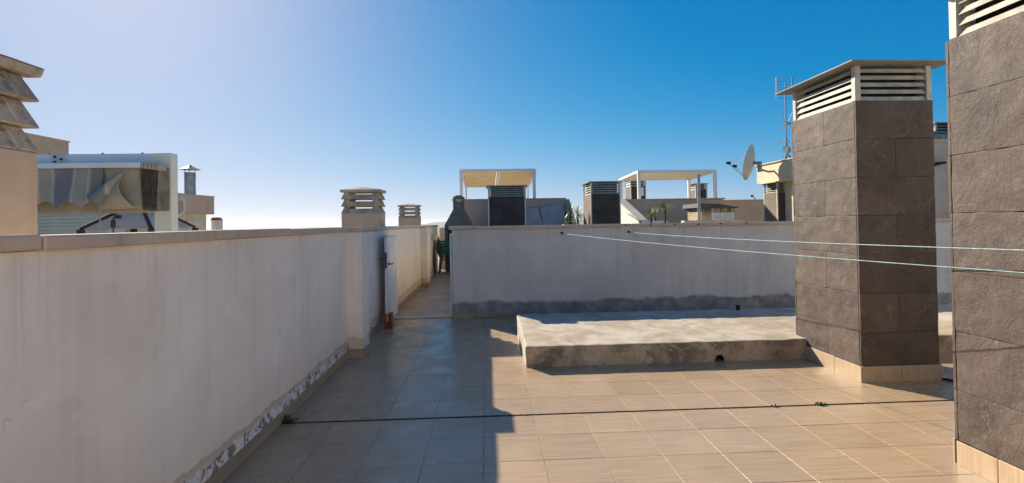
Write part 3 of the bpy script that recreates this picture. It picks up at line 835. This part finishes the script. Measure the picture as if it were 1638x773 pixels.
# ------------------------------------------------------------------ passage: chairs, lamp, barbecue
def chair():
    t = thing('plastic_chair', 'lowest green plastic chair of the stack at the end of the passage', 'chair', (-1.28, 16.4, .004), 'stacked green chairs')
    P = Vector((-1.28, 16.4, .004))
    # seat facing +x, 0.44 high; local build in world coordinates
    def pt(x, y, z): return (P.x+x, P.y+y, P.z+z)
    mb = MB(); rows = []
    for i in range(9):
        x = -.20+.42*i/8; rows.append([pt(x, -.21+.42*j/8, .435+.012*(abs(j-4)/4)**2+.015*(i/8)) for j in range(9)])
    mb.sheet(rows).build('seat', M['green'], t, smooth=True, solid=.02)
    mb = MB(); rows = []
    for i in range(9):
        z = .45+.40*i/8; rows.append([pt(-.20-.14*(i/8)-.03*(1-(abs(j-4)/4)**2)*-1*0, -.21+.42*j/8*(1) , z-.05*(i/8)*(abs(j-4)/4)**3) for j in range(9)])
    mb.sheet(rows).build('backrest', M['green'], t, smooth=True, solid=.018)
    for s in (-1, 1):
        for (xa, xb) in ((-.20, -.25), (.20, .245)):
            MB().hexa([pt(xb-.022, s*.235-.02, 0), pt(xb+.022, s*.235-.02, 0), pt(xb+.022, s*.235+.02, 0), pt(xb-.022, s*.235+.02, 0),
                       pt(xa-.03, s*.205-.025, .45), pt(xa+.03, s*.205-.025, .45), pt(xa+.03, s*.205+.025, .45), pt(xa-.03, s*.205+.025, .45)]).build('leg', M['green'], t, bevel=.006, fixn=True)
        MB().tube([pt(.20, s*.215, .44), pt(.19, s*.25, .62), pt(.12, s*.26, .655), pt(-.05, s*.26, .665), pt(-.25, s*.225, .70)], [.022, .022, .026, .026, .022], 8).build('armrest', M['green'], t, smooth=True)
    return t
c0 = chair()
for k, lab in enumerate(('second green plastic chair from the bottom of the passage stack', 'third green plastic chair from the bottom, in mid stack', 'fourth green plastic chair from the bottom, second from the top', 'topmost green plastic chair of the stack in the passage')):
    c = copy_tree(c0); c['label'] = lab; c.location = c0.location + Vector((.012*(k+1), 0, .082*(k+1)))
wl = thing('wall_lamp', 'round yellowish wall lamp on the left wall near the green chairs', 'lamp', (-1.655, 15.5, 1.18))
MB().lathe([(0, 0), (.05, 0), (.05, .03), (.03, .04)], 14, (WX, 15.5, 1.18), (1, 0, 0)).build('mount', M['white_paint'], wl)
MB().lathe([(.03, .038), (.09, .07), (.115, .12), (.09, .17), (.04, .19), (0, .195)], 16, (WX, 15.5, 1.18), (1, 0, 0)).build('globe', M['lamp_y'], wl, smooth=True)
pb = thing('folded_parasol', 'dark folded parasol leaning against the left passage wall', 'parasol', (-1.60, 15.7, 0))
MB().tube([(-1.60, 15.75, .02), (-1.615, 15.72, .35), (-1.62, 15.70, 1.0)], [.03, .055, .02], 8).build('folded_canopy', M['roof_dark'], pb)  # dark tapering tube for the dark strip by the wall
MB().tube([(-1.62, 15.70, .99), (-1.622, 15.70, 1.12)], .012, 8).build('handle', M['roof_dark'], pb)  # thin upper end of the dark shape

bq = thing('barbecue', 'grey masonry barbecue with tapering hood and pierced chimney top', 'barbecue', (-.95, 17.4, 0))
bx, byf = -.935, 17.0
def ring(w, d, z, dy=0): return [(bx-w, byf+dy, z), (bx+w, byf+dy, z), (bx+w, byf+dy+2*d, z), (bx-w, byf+dy+2*d, z)]
MB().box(bx-.46, bx+.46, byf+.02, byf+.70, 0, .9).build('base', M['bbq'], bq, bevel=.01)
MB().box(bx-.46, bx-.36, byf+.02, byf+.70, .9, 1.50).build('side_wall', M['bbq'], bq, bevel=.01)
MB().box(bx+.36, bx+.46, byf+.02, byf+.70, .9, 1.50).build('side_wall', M['bbq'], bq, bevel=.01)
MB().box(bx-.36, bx+.36, byf+.60, byf+.70, .9, 1.50).build('fire_back', M['bbq'], bq)
MB().hexa(ring(.49, .36, 1.50)+ring(.165, .14, 2.11, .24)).build('hood', M['bbq'], bq, bevel=.012, fixn=True)
S0, S1, zz0, zz1 = -.178, .178, 2.105, 2.46
# stack with a see-through opening
stv = MB()
stv.box(bx+S0, bx+S1, byf+.22, byf+.55, zz0, 2.26)
stv.build('stack', M['bbq'], bq, bevel=.006)
n = 12
arc = [(bx-.115+.23*k/n, 2.37-.105*math.sin(math.pi*k/n)) for k in range(n+1)]
mb = MB(); poly = [(bx+S0, 2.2605)]+[(bx+S0, 2.37)]+[(p[0], max(p[1], 2.2625)) for p in arc]+[(bx+S1, 2.37), (bx+S1, 2.2605)]
def strip(y): return [(p[0], y, p[1]) for p in poly]
vs = []; fs = []
top = [(bx+S0, 2.37)]+arc+[(bx+S1, 2.37)]
for (x, z) in top: vs += [(x, byf+.22, 2.2605), (x, byf+.22, max(z, 2.2625)), (x, byf+.55, max(z, 2.2625)), (x, byf+.55, 2.2605)]
for k in range(len(top)-1):
    a, b_ = 4*k, 4*(k+1)
    for q in range(4): fs.append((a+q, b_+q, b_+(q+1) % 4, a+(q+1) % 4))
fs += [(0, 1, 2, 3), tuple(4*(len(top)-1)+q for q in (3, 2, 1, 0))]
MB().add(vs, fs).build('stack_opening', M['bbq'], bq, fixn=True)
for s in (-1, 1): MB().box(bx+(s*.178 if s < 0 else .118), bx+(-.118 if s < 0 else .178), byf+.22, byf+.55, 2.3705, 2.42).build('stack_pillar', M['bbq'], bq)
MB().lathe([(0, 2.272), (.06, 2.280), (.095, 2.315), (.105, 2.36), (.098, 2.36), (.085, 2.32), (0, 2.30)], 16, (bx, byf+.385, 0)).build('flue_bowl', M['house'], bq, smooth=True)  # pale bowl shape filling the opening in the stack
MB().prism([(bx-.19, 2.4205), (bx+.19, 2.4205), (bx+.19, 2.47), (bx+.07, 2.535), (bx-.07, 2.535), (bx-.19, 2.47)], 'y', byf+.205, byf+.565).build('stack_cap', M['bbq'], bq, bevel=.006, fixn=True)

# ------------------------------------------------------------------ back neighbours
def far_chimney(x0, x1, y0, y1, zt, hl, label, slats=5, over=.06, body='slate_far', side='slate_side', trim=.028):
    """zt: top of the dark body, hl: louvre height"""
    t = thing('clad_chimney', label, 'chimney', ((x0+x1)/2, (y0+y1)/2, 0), 'dark clad chimneys of the neighbours')
    e = .012
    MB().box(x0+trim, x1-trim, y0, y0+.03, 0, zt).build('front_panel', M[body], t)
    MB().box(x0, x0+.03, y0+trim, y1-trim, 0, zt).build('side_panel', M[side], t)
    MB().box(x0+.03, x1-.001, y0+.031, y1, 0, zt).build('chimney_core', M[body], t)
    for px, py in ((x0, y0), (x1-trim, y0), (x0, y1-trim)):
        MB().box(px-.004, px+trim+.002, py-.004, py+trim+.002, 0, zt).build('corner_trim', M['trim'], t)
    MB().box(x0+.09, x1-.09, y0+.09, y1-.09, zt, zt+hl).build('louvre_core', M['louvre_in'], t)
    pw = .05
    for px, py in ((x0, y0), (x1-pw, y0), (x0, y1-pw), (x1-pw, y1-pw)):
        MB().box(px, px+pw, py, py+pw, zt+.001, zt+hl).build('louvre_post', M['louvre'], t)
    p = hl/slats
    for k in range(slats):
        zb, zc = zt+p*k+.004, zt+p*(k+.66)
        MB().hexa([(x0+pw, y0+.008, zb), (x1-pw, y0+.008, zb), (x1-pw, y0+.016, zb), (x0+pw, y0+.016, zb), (x0+pw, y0+.06, zc), (x1-pw, y0+.06, zc), (x1-pw, y0+.068, zc), (x0+pw, y0+.068, zc)]).build('louvre_slat', M['louvre'], t, fixn=True)
        MB().hexa([(x0+.008, y0+pw, zb), (x0+.008, y1-pw, zb), (x0+.016, y1-pw, zb), (x0+.016, y0+pw, zb), (x0+.06, y0+pw, zc), (x0+.06, y1-pw, zc), (x0+.068, y1-pw, zc), (x0+.068, y0+pw, zc)]).build('louvre_slat', M['louvre'], t, fixn=True)
    MB().box(x0-over, x1+over, y0-over, y1+over, zt+hl+.001, zt+hl+.03).build('chimney_roof', M['roof_metal'], t)
    return t
far_chimney(.055, 1.268, 16.5, 17.6, 2.432, .335, 'wide dark clad chimney in front of the cream canopy pergola')
far_chimney(1.05, 1.45, 18.75, 19.6, 2.56, .34, 'thin dark chimney edge just right of the wide clad chimney', 4)
far_chimney(3.29, 4.245, 16.0, 17.25, 2.455, .365, 'dark clad chimney with sunlit side between the two yucca pairs')
far_chimney(9.632, 10.05, 16.5, 17.32, 2.45, .32, 'narrow dark clad chimney beneath the satellite dish')
far_chimney(7.13, 7.92, 25, 26, 3.30, .34, 'far dark chimney seen through the left of the white pergola', 3, trim=.05)
far_chimney(10.42, 11.02, 25, 26, 3.10, .28, 'farthest small dark chimney seen beside the grey pole', 3, trim=.05)

n1 = thing('rooftop_wall', 'pale rooftop parapet behind the wide dark chimney and the barbecue', 'wall', (.9, 18.6, 0))
MB().box(-1.21, 2.86, 18.5, 18.72, 0, 2.42).build('wall', M['wall_plain'], n1)
MB().box(-1.25, 2.90, 18.46, 18.76, 2.4205, 2.462).build('coping_slab', M['coping'], n1, bevel=.006)
MB().hexa([(2.862, 17.2, 0), (3.05, 17.2, 0), (3.05, 18.72, 0), (2.862, 18.72, 0), (2.862, 17.2, 1.45), (3.05, 17.2, 1.45), (3.05, 18.72, 2.42), (2.862, 18.72, 2.42)]).build('sloping_wall', M['wall_plain'], n1, fixn=True)
def tarp(name, label, P, seed):
    rows = []
    for i in range(11):
        t = i/10; row = []
        for j in range(15):
            s_ = j/14
            x = (P[0][0]*(1-s_)+P[1][0]*s_)*(1-t)+(P[3][0]*(1-s_)+P[2][0]*s_)*t
            z = (P[0][1]*(1-s_)+P[1][1]*s_)*(1-t)+(P[3][1]*(1-s_)+P[2][1]*s_)*t
            y = 18.40 - .40*(1-t) + .05*noise.noise(Vector((s_*3, t*3, seed)))
            row.append((x, y, z+.03*noise.noise(Vector((s_*4, t*2, seed+3)))))
        rows.append(row)
    o = MB().sheet(rows).build(name, M['tarp'], None, smooth=True, solid=.012)
    tag(o, label, 'tarp')
tarp('tarp', 'left grey blue tarp draped over the pale parapet by the wide chimney', ((1.30, 1.35), (2.02, 1.35), (1.86, 2.12), (1.30, 2.14)), 1.)
tarp('tarp', 'right grey blue tarp with sagging fold leaning on the pale parapet', ((2.02, 1.35), (2.90, 1.35), (2.72, 2.30), (1.90, 2.14)), 6.)

pg1 = thing('pergola', 'white pergola with sloping cream canopy on the rooftop', 'pergola', (.5, 22, 2.4))
for x in (-1.03, 1.83): MB().box(x, x+.115, 20, 20.115, 2.3, 3.60).build('post', M['white_paint'], pg1)
MB().box(-1.03, 1.945, 20, 20.115, 3.601, 3.70).build('beam', M['white_paint'], pg1, bevel=.004)
for x in (-.98, 1.92):
    MB().hexa([(x, 20.116, 3.50), (x+.07, 20.116, 3.50), (x+.07, 24, 3.26), (x, 24, 3.26), (x, 20.116, 3.60), (x+.07, 20.116, 3.60), (x+.07, 24, 3.36), (x, 24, 3.36)]).build('side_rail', M['white_paint'], pg1, fixn=True)
for x in (-.98, 1.92): MB().box(x, x+.07, 24.0, 24.07, 2.3, 3.36).build('post', M['white_paint'], pg1)
for xa, xb in ((-.905, .40), (.56, 1.915)):
    MB().hexa([(xa, 20.12, 3.602), (xb, 20.12, 3.602), (xb, 24, 3.275), (xa, 24, 3.275), (xa, 20.12, 3.612), (xb, 20.12, 3.612), (xb, 24, 3.285), (xa, 24, 3.285)]).build('canopy', M['canvas_cream'], pg1, fixn=True)
MB().hexa([(.42, 20.12, 3.575), (.54, 20.12, 3.575), (.54, 24, 3.25), (.42, 24, 3.25), (.42, 20.12, 3.66), (.54, 20.12, 3.66), (.54, 24, 3.34), (.42, 24, 3.34)]).build('centre_rafter', M['canvas_pergola'], pg1, fixn=True)
for k in range(6):
    y = 20.5+.6*k; z = 3.604-(y-20.12)*.0843
    for xa, xb in ((-.90, .395), (.565, 1.91)):
        MB().box(xa, xb, y, y+.035, z-.012, z-.003).build('canopy_batten', M['canvas_cream'], pg1)

pg2 = thing('pergola', 'open white pergola with flat pale roof on four posts', 'pergola', (7.5, 21, 2.4))
A, B_, y0_, y1_ = 5.86, 9.0, 19.5, 23.2
for x, y in ((A, y0_), (B_-.12, y0_), (6.14, y1_), (9.33, y1_)): MB().box(x, x+.11, y, y+.11, 2.2, 3.44).build('post', M['white_paint'], pg2)
MB().box(A, B_, y0_, y0_+.10, 3.441, 3.535).build('beam', M['white_paint'], pg2, bevel=.004)
MB().hexa([(6.10, y1_, 3.441), (9.47, y1_, 3.441), (9.47, y1_+.1, 3.441), (6.10, y1_+.1, 3.441), (6.10, y1_, 3.535), (9.47, y1_, 3.535), (9.47, y1_+.1, 3.535), (6.10, y1_+.1, 3.535)]).build('beam', M['white_paint'], pg2, fixn=True)
for a, c in ((A, 6.10), (B_-.10, 9.37)):
    MB().hexa([(a, y0_+.101, 3.442), (a+.10, y0_+.101, 3.442), (c+.10, y1_-.001, 3.442), (c, y1_-.001, 3.442), (a, y0_+.101, 3.534), (a+.10, y0_+.101, 3.534), (c+.10, y1_-.001, 3.534), (c, y1_-.001, 3.534)]).build('side_beam', M['white_paint'], pg2, fixn=True)
MB().hexa([(A+.1, y0_+.1, 3.50), (B_-.1, y0_+.1, 3.50), (9.37, y1_, 3.50), (6.2, y1_, 3.50), (A+.1, y0_+.1, 3.52), (B_-.1, y0_+.1, 3.52), (9.37, y1_, 3.52), (6.2, y1_, 3.52)]).build('roof_sheet', M['canvas_pergola'], pg2, fixn=True)
MB().box(A+.10, A+.22, y0_-.02, y0_+.1, 2.55, 2.88).build('control_box', M['white_paint'], pg2, bevel=.006)

n2 = thing('rooftop_wall', 'rendered rooftop parapet carrying the flat roofed white pergola', 'wall', (7, 19, 0))
MB().box(5.17, 8.99, 19.0, 19.25, 0, 2.36).build('wall', M['wall_plain'], n2)
MB().box(5.12, 9.05, 18.95, 19.30, 2.361, 2.405).build('coping_slab', M['coping'], n2, bevel=.006)
MB().hexa([(4.93, 16.3, 0), (5.165, 16.3, 0), (5.165, 19.0, 0), (4.93, 19.0, 0), (4.93, 16.3, 1.55), (5.165, 16.3, 1.55), (5.165, 19.0, 2.36), (4.93, 19.0, 2.36)]).build('sloping_wall', M['wall_white'], n2, fixn=True)
MB().hexa([(4.90, 16.3, 1.552), (5.20, 16.3, 1.552), (5.20, 18.94, 2.344), (4.90, 18.94, 2.344), (4.90, 16.3, 1.602), (5.20, 16.3, 1.602), (5.20, 18.94, 2.394), (4.90, 18.94, 2.394)]).build('sloping_coping', M['coping_light'], n2, fixn=True)
MB().box(4.90, 5.75, 16.0, 16.28, 1.50, 1.58).build('ledge', M['wall_white'], n2, bevel=.006)
MB().tube([(4.915, 17.6, 1.83), (4.905, 16.4, 1.62)], .022, 8).build('handrail', M['black'], n2)
for (xa, xb) in ((5.3, 7.0),): MB().box(xa, xb, 18.985, 18.998, 1.80, 1.818).build('render_joint', M['coping'], n2)

hu = thing('roof_hut', 'small rain stained rooftop hut with dark roof and white vent window', 'hut', (7.7, 17, 0))
MB().box(7.10, 8.22, 16.6, 17.8, 0, 1.955).build('wall', M['hut'], hu)
MB().prism([(6.95, 1.985), (7.10, 1.957), (8.32, 1.957), (8.32, 1.985), (7.65, 2.10), (6.98, 2.125)], 'y', 16.5, 17.85).build('roof', M['roof_dark'], hu, fixn=True)
vw = MB().box(7.44, 8.19, 16.575, 16.599, 1.575, 1.805).build('vent_window', M['white_paint'], hu, bevel=.004)
for xa, xb in ((7.475, 7.795), (7.835, 8.155)): MB().box(xa, xb, 16.570, 16.5745, 1.605, 1.775).build('pane', M['glass_sky'], vw)
for xa in (7.475, 7.835):
    for k in range(4): MB().box(xa+.005, xa+.315, 16.563, 16.5695, 1.625+.04*k, 1.640+.04*k).build('vent_slat', M['white_paint'], vw)
po = MB().lathe([(0, 0), (.05, 0), (.05, 3.0), (.058, 3.002), (.058, 3.05), (0, 3.06)], 14, (6.86, 16.2, 0)).build('vent_pole', M['galv'])
tag(po, 'tall grey metal vent pole standing left of the stained hut', 'pole')
le = MB().box(6.1, 7.95, 15.5, 15.8, 0, 1.565).build('low_wall', M['wall_cream']); tag(le, 'low cream wall top running in front of the stained hut', 'wall')
tm = thing('rooftop_wall', 'plain tan rooftop wall right of the stained hut', 'wall', (10.5, 21, 0))
MB().box(9.0, 14.5, 21, 21.25, 0, 2.365).build('wall', M['wall_pink'], tm); MB().box(9.0, 14.55, 20.96, 21.29, 2.366, 2.405).build('coping_slab', M['coping'], tm, bevel=.006)
la = thing('dish_arm', 'little receiver arm poking above the plain tan wall', 'antenna', (11.05, 20.5, 2.3))
MB().tube([(11.2, 20.7, 2.36), (10.93, 20.5, 2.55)], .016, 6).build('arm', M['galv'], la)
MB().lathe([(0, 0), (.05, 0), (.06, .09), (.03, .13), (0, .13)], 10, (10.96, 20.52, 2.50), (-.8, 0, .6)).build('receiver', M['galv'], la)

n3 = thing('rooftop_house', 'cream rooftop house with thick overhanging parapet carrying the satellite dish', 'house', (12, 15, 0))
MB().box(9.49, 13.8, 12.2, 17.5, 2.80, 3.42).build('parapet', M['wall_cream'], n3, bevel=.01)
MB().box(9.44, 13.85, 12.15, 17.55, 3.421, 3.46).build('parapet_cap', M['coping_light'], n3, bevel=.006)
MB().box(9.9, 13.6, 12.5, 17.2, 0, 2.80).build('wall', M['wall_cream'], n3)
MB().box(9.40, 9.52, 15.2, 17.2, 2.775, 2.80).build('drip_edge', M['canvas_cream'], n3)

def dish():
    t = thing('satellite_dish', 'large white satellite dish facing left on the parapet corner', 'satellite dish', (9.3, 16.4, 3.3))
    c = Vector((8.73, 16.3, 3.42)); ax = Vector((-.74, .64, .20)).normalized()
    prof = [(0, 0)]+[(.58*k/10, .14*(k/10)**2) for k in range(1, 11)]+[(.595, .145), (.59, .130)]+[(.58*k/10, .14*(k/10)**2-.014) for k in range(10, -1, -1)]
    MB().lathe(prof, 32, c, ax).build('reflector', M['dish'], t, smooth=True)
    q = Vector((0, 0, 1)).rotation_difference(ax)
    tip = c + ax*.80 + Vector((-.10, -.2, -.12))
    low = c + q @ Vector((0, 0, .1)) + Vector((-.10, 0, -.56)); up_ = c + Vector((0, 0, .24)) + ax*.05
    MB().tube([low, tip], .014, 6).build('feed_arm', M['galv'], t); MB().tube([up_, tip], .012, 6).build('feed_arm', M['dish'], t)
    MB().lathe([(0, -.05), (.035, -.05), (.055, .04), (.04, .09), (0, .09)], 12, tip, -ax).build('receiver', M['black'], t)
    t2 = tip.lerp(low, .42)+Vector((0, .12, .14))
    MB().lathe([(0, -.05), (.035, -.05), (.055, .04), (.04, .09), (0, .09)], 12, t2, -ax).build('receiver', M['black'], t)
    MB().tube([t2, low+Vector((0, .1, .12))], .012, 6).build('feed_arm', M['galv'], t)
    MB().tube([c-ax*.03, c-ax*.16, Vector((9.02, 16.35, 3.20)), Vector((9.3, 16.4, 3.13)), Vector((9.6, 16.4, 3.16))], [.06, .05, .035, .035, .035], 8).build('mount_arm', M['galv'], t)
    MB().box(8.90, 9.0, 16.24, 16.36, 3.12, 3.46).build('bracket', M['galv'], t, bevel=.01)
dish()
t = thing('satellite_dish', 'small pale dish edge on the parapet left of the antenna mast', 'satellite dish', (10, 15.6, 3.46))
MB().lathe([(0, 0)]+[(.26*k/6, .06*(k/6)**2) for k in range(1, 7)]+[(.26, .05)]+[(.26*k/6, .06*(k/6)**2-.012) for k in range(6, -1, -1)], 24, (9.67, 15.9, 3.62), (-.80, .55, .25)).build('reflector', M['dish'], t, smooth=True)
MB().tube([(9.69, 15.9, 3.62), (9.78, 15.9, 3.5), (9.78, 15.9, 3.46)], .02, 6).build('mount', M['galv'], t)

am = thing('antenna_mast', 'slim antenna mast with grid aerial and small white dish', 'antenna', (9.78, 16, 3.46))
mx, my = 9.68, 16.0
MB().tube([(mx, my, 3.40), (mx, my, 5.95)], .024, 8).build('mast', M['galv'], am)
for z in (3.62, 3.95, 4.02, 4.10): MB().lathe([(.024, 0), (.045, 0), (.045, .04), (.024, .04)], 10, (mx, my, z)).build('clamp', M['galv'], am)
for k in range(7):
    z = 5.46+.105*k
    MB().tube([(mx-.33, my-.05, z), (mx+.22, my-.05, z)], .008, 5).build('grid_rod', M['galv'], am)
for x in (-.33, -.30, .20, .22): MB().tube([(mx+x, my-.05, 5.44), (mx+x, my-.05, 6.12)], .012, 5).build('grid_upright', M['galv'], am)
for (x0_, z0_, x1_, z1_) in ((-.05, 4.66, -.16, 4.92), (-.05, 4.62, -.14, 4.40), (.05, 4.66, .20, 4.98), (.05, 4.62, .22, 4.36)):
    MB().tube([(mx+x0_, my-.04, z0_), (mx+x1_, my-.04, z1_)], .018, 5).build('panel_rod', M['dish'], am)
MB().tube([(mx-.02, my, 4.64), (mx+.30, my-.02, 4.64)], .03, 6).build('boom', M['galv'], am)
for k in range(6): MB().tube([(mx-.22+.09*k, my-.12, 4.00+.01*k), (mx-.22+.09*k, my+.12, 4.06)], .008, 5).build('yagi_rod', M['galv'], am)
MB().tube([(mx-.30, my, 4.03), (mx+.30, my, 4.05)], .010, 5).build('boom', M['galv'], am)
MB().lathe([(0, 0)]+[(.135*k/5, .03*(k/5)**2) for k in range(1, 6)]+[(.13, .02), (0, -.02)], 18, (mx-.03, my-.05, 3.78), (-.25, -.95, .1)).build('small_dish', M['dish'], am, smooth=True)

n4 = thing('rooftop_house', 'grey beige house wall seen in the gap between the slate chimneys', 'house', (12.5, 13, 0))
MB().box(10.6, 15.2, 12.1, 12.19, 0, 3.40).build('wall', M['wall_plain'], n4)
MB().box(10.55, 15.25, 12.02, 12.6, 3.401, 3.48).build('wall_cap', M['wall_pink'], n4, bevel=.006)
MB().box(10.6, 15.2, 12.7, 12.75, 3.3, 3.72).build('clerestory', M['trim'], n4)
for k in range(5): MB().box(10.68+.42*k, 11.02+.42*k, 12.69, 12.699, 3.50, 3.68).build('pane', M['glass_sky'], n4)
MB().hexa([(10.4, 12.5, 3.721), (15.2, 12.5, 3.721), (15.2, 14.5, 3.80), (10.4, 14.5, 3.80), (10.4, 12.5, 3.75), (15.2, 12.5, 3.75), (15.2, 14.5, 3.83), (10.4, 14.5, 3.83)]).build('roof', M['roof_metal'], n4, fixn=True)
for z in (1.50, 1.545, 1.59): MB().box(10.5, 15.2, 12.06, 12.099, z, z+.028).build('string_course', M['coping_light'], n4)
MB().tube([(11.0, 12.1, 2.83), (11.02, 11.96, 2.86), (11.16, 11.9, 2.88), (11.20, 11.9, 2.87)], [.05, .045, .03, .015], 8).build('spout', M['joint_dark'], n4)
fc = far_chimney(11.95, 12.9, 13.0, 13.9, 3.72, .32, 'cream louvre chimney top peeping over the house in the gap', 4, body='wall_plain', side='wall_plain')
del fc['group']

# ------------------------------------------------------------------ yuccas and weeds
def yucca(x, y, h, label, lean=.05, heads=((0, 1.),), seed=1):
    rnd = random.Random(seed)
    t = thing('yucca', label, 'plant', (x, y, 0), 'yucca plants behind the back wall')
    pts = [(x+lean*math.sin(k*.5)*k/5, y, h*k/5) for k in range(6)]
    MB().tube(pts, [.045, .04, .036, .034, .032, .03], 8).build('trunk', M['trunk'], t, smooth=True)
    tops = [Vector(pts[-1])]
    for dz, sc in heads:
        c = Vector((x+lean*math.sin(2.5) + rnd.uniform(-.02, .02), y, h+dz))
        mb = MB()
        for k in range(46):
            a = rnd.uniform(0, 2*math.pi); el = rnd.uniform(-.75, 1.45); L = sc*rnd.uniform(.20, .33)
            d = Vector((math.cos(a)*math.cos(el), math.sin(a)*math.cos(el), math.sin(el)))
            sd_ = d.cross(Vector((0, 0, 1))).normalized()*sc*.016
            o = c+d*.03; mid = o+d*L*.5+Vector((0, 0, .01)); tip = o+d*L+Vector((0, 0, -.10*L*(1-el)))
            up = Vector((0, 0, .006))
            mb.add([o-sd_*.6, o+sd_*.6, mid+sd_, mid-sd_, mid+up, tip], [(0, 1, 2, 4), (0, 4, 3), (3, 4, 5), (4, 2, 5), (0, 3, 5, 2, 1)])
        mb.build('leaf_rosette', M['leaf'], t)
yucca(2.68, 16.5, 1.92, 'left yucca of the pair beside the pale parapet', .06, ((0, 1.), (-.32, .8)), 3)
yucca(2.94, 16.6, 1.84, 'right yucca of the pair left of the dark chimney', .05, ((0, .95), (-.18, .7)), 5)
yucca(5.27, 16.0, 1.78, 'leaning yucca in front of the rendered parapet, leftmost of its three', -.08, ((0, .85),), 8)
yucca(5.41, 16.1, 1.76, 'short yucca close beside the leaning yucca, middle of three', -.05, ((0, .75),), 11)
yucca(5.60, 16.0, 1.96, 'tallest yucca standing alone right of the short yucca pair', .10, ((0, 1.05),), 14)
def weed(x, y, n, r, label, seed, zsc=1.):
    rnd = random.Random(seed); mb = MB()
    for k in range(n):
        a = rnd.uniform(0, 6.28); L = r*rnd.uniform(.4, 1); el = rnd.uniform(.2, 1.2)
        o = Vector((x+rnd.gauss(0, r*.35), y+rnd.gauss(0, .008), -.002))
        d = Vector((math.cos(a)*math.cos(el), math.sin(a)*math.cos(el)*.7, math.sin(el)*zsc))
        sd_ = Vector((-math.sin(a), math.cos(a), 0))*L*.22
        mb.add([o, o+d*L*.55+sd_, o+d*L, o+d*L*.55-sd_], [(0, 1, 2, 3)])
    o = mb.build('weed', M['weed'], None); tag(o, label, 'weed', 'weeds in the expansion joint')
weed(-1.63, Y0+.02, 60, .07, 'leafy weed growing where the floor joint meets the left wall', 1, 1.1)
weed(2.78, Y0, 40, .045, 'larger weed tuft in the floor joint near the slate chimney', 2)
weed(2.38, Y0, 26, .03, 'small weed tuft in the floor joint below the drain hole', 3)
weed(-1.0, Y0, 18, .022, 'tiny weed sprout in the shaded part of the floor joint', 4)
rnd = random.Random(5); mb = MB()
for k in range(420):
    x = rnd.uniform(-1.6, 4.8); y = Y0+rnd.gauss(0, .011); q = rnd.uniform(.002, .007)*(1.6 if noise.noise(Vector((x*2.3, 1, 4))) > .1 else .8)
    a = rnd.uniform(0, 3.1); dx, dy = q*math.cos(a), q*math.sin(a)
    mb.add([(x-dx, y-dy*.6, .0015), (x+dy*.6, y-dx*.6, .0018), (x+dx, y+dy*.6, .0015), (x-dy*.6, y+dx*.6, .0018), (x, y, .0015+q*.6)], [(0, 1, 4), (1, 2, 4), (2, 3, 4), (3, 0, 4)])
jd = mb.build('joint_debris', M['debris']); tag(jd, 'dry moss crumbs and grit caught along the floor expansion joint', 'debris', kind='stuff')
cb = MB().tube([(4.25, 4.80, .012), (4.36, 4.72, .012), (4.42, 4.62, .012), (4.47, 4.40, .012), (4.55, 4.0, .012)], .011, 8).build('cable', M['black'], None, smooth=True)  # dark line on the floor, built as a thin black tube
tag(cb, 'black cable lying on the floor between the two slate chimneys', 'cable')

# ------------------------------------------------------------------ unseen house added to bounce sunlight onto the shaded walls
sh = thing('stair_house', 'white rendered stair house standing on the terrace behind the viewpoint', 'building', (3.5, -3.5, 0))
MB().box(-1.6, 9.5, -6.5, -3.5, 0, 2.9).build('wall', M['house'], sh)
MB().box(4.5, 9.5, -3.30, 3.95, 0, 3.3).build('wall', M['house'], sh)  # wing added out of view to bounce light towards the left wall
MB().box(-1.75, 9.65, -6.65, -3.35, 2.901, 3.02).build('roof', M['coping'], sh, bevel=.01)
MB().box(1.0, 1.9, -3.50, -3.46, 0, 2.1).build('door', M['gate_grey'], sh, bevel=.01)

# ------------------------------------------------------------------ air
hz = MB().box(-9400, 9400, -3300, 12400, -13.5, 60).build('haze', bpy.data.materials.new('haze air')); tag(hz, kind='stuff')
hm = hz.data.materials[0]; hm.use_nodes = True; ht = hm.node_tree; ht.nodes.clear()
ho = ht.nodes.new('ShaderNodeOutputMaterial'); hv = ht.nodes.new('ShaderNodeVolumePrincipled')
hv.inputs['Color'].default_value = (.86, .92, 1, 1); hv.inputs['Density'].default_value = .9e-4; hv.inputs['Anisotropy'].default_value = .35
ht.links.new(hv.outputs[0], ho.inputs['Volume'])
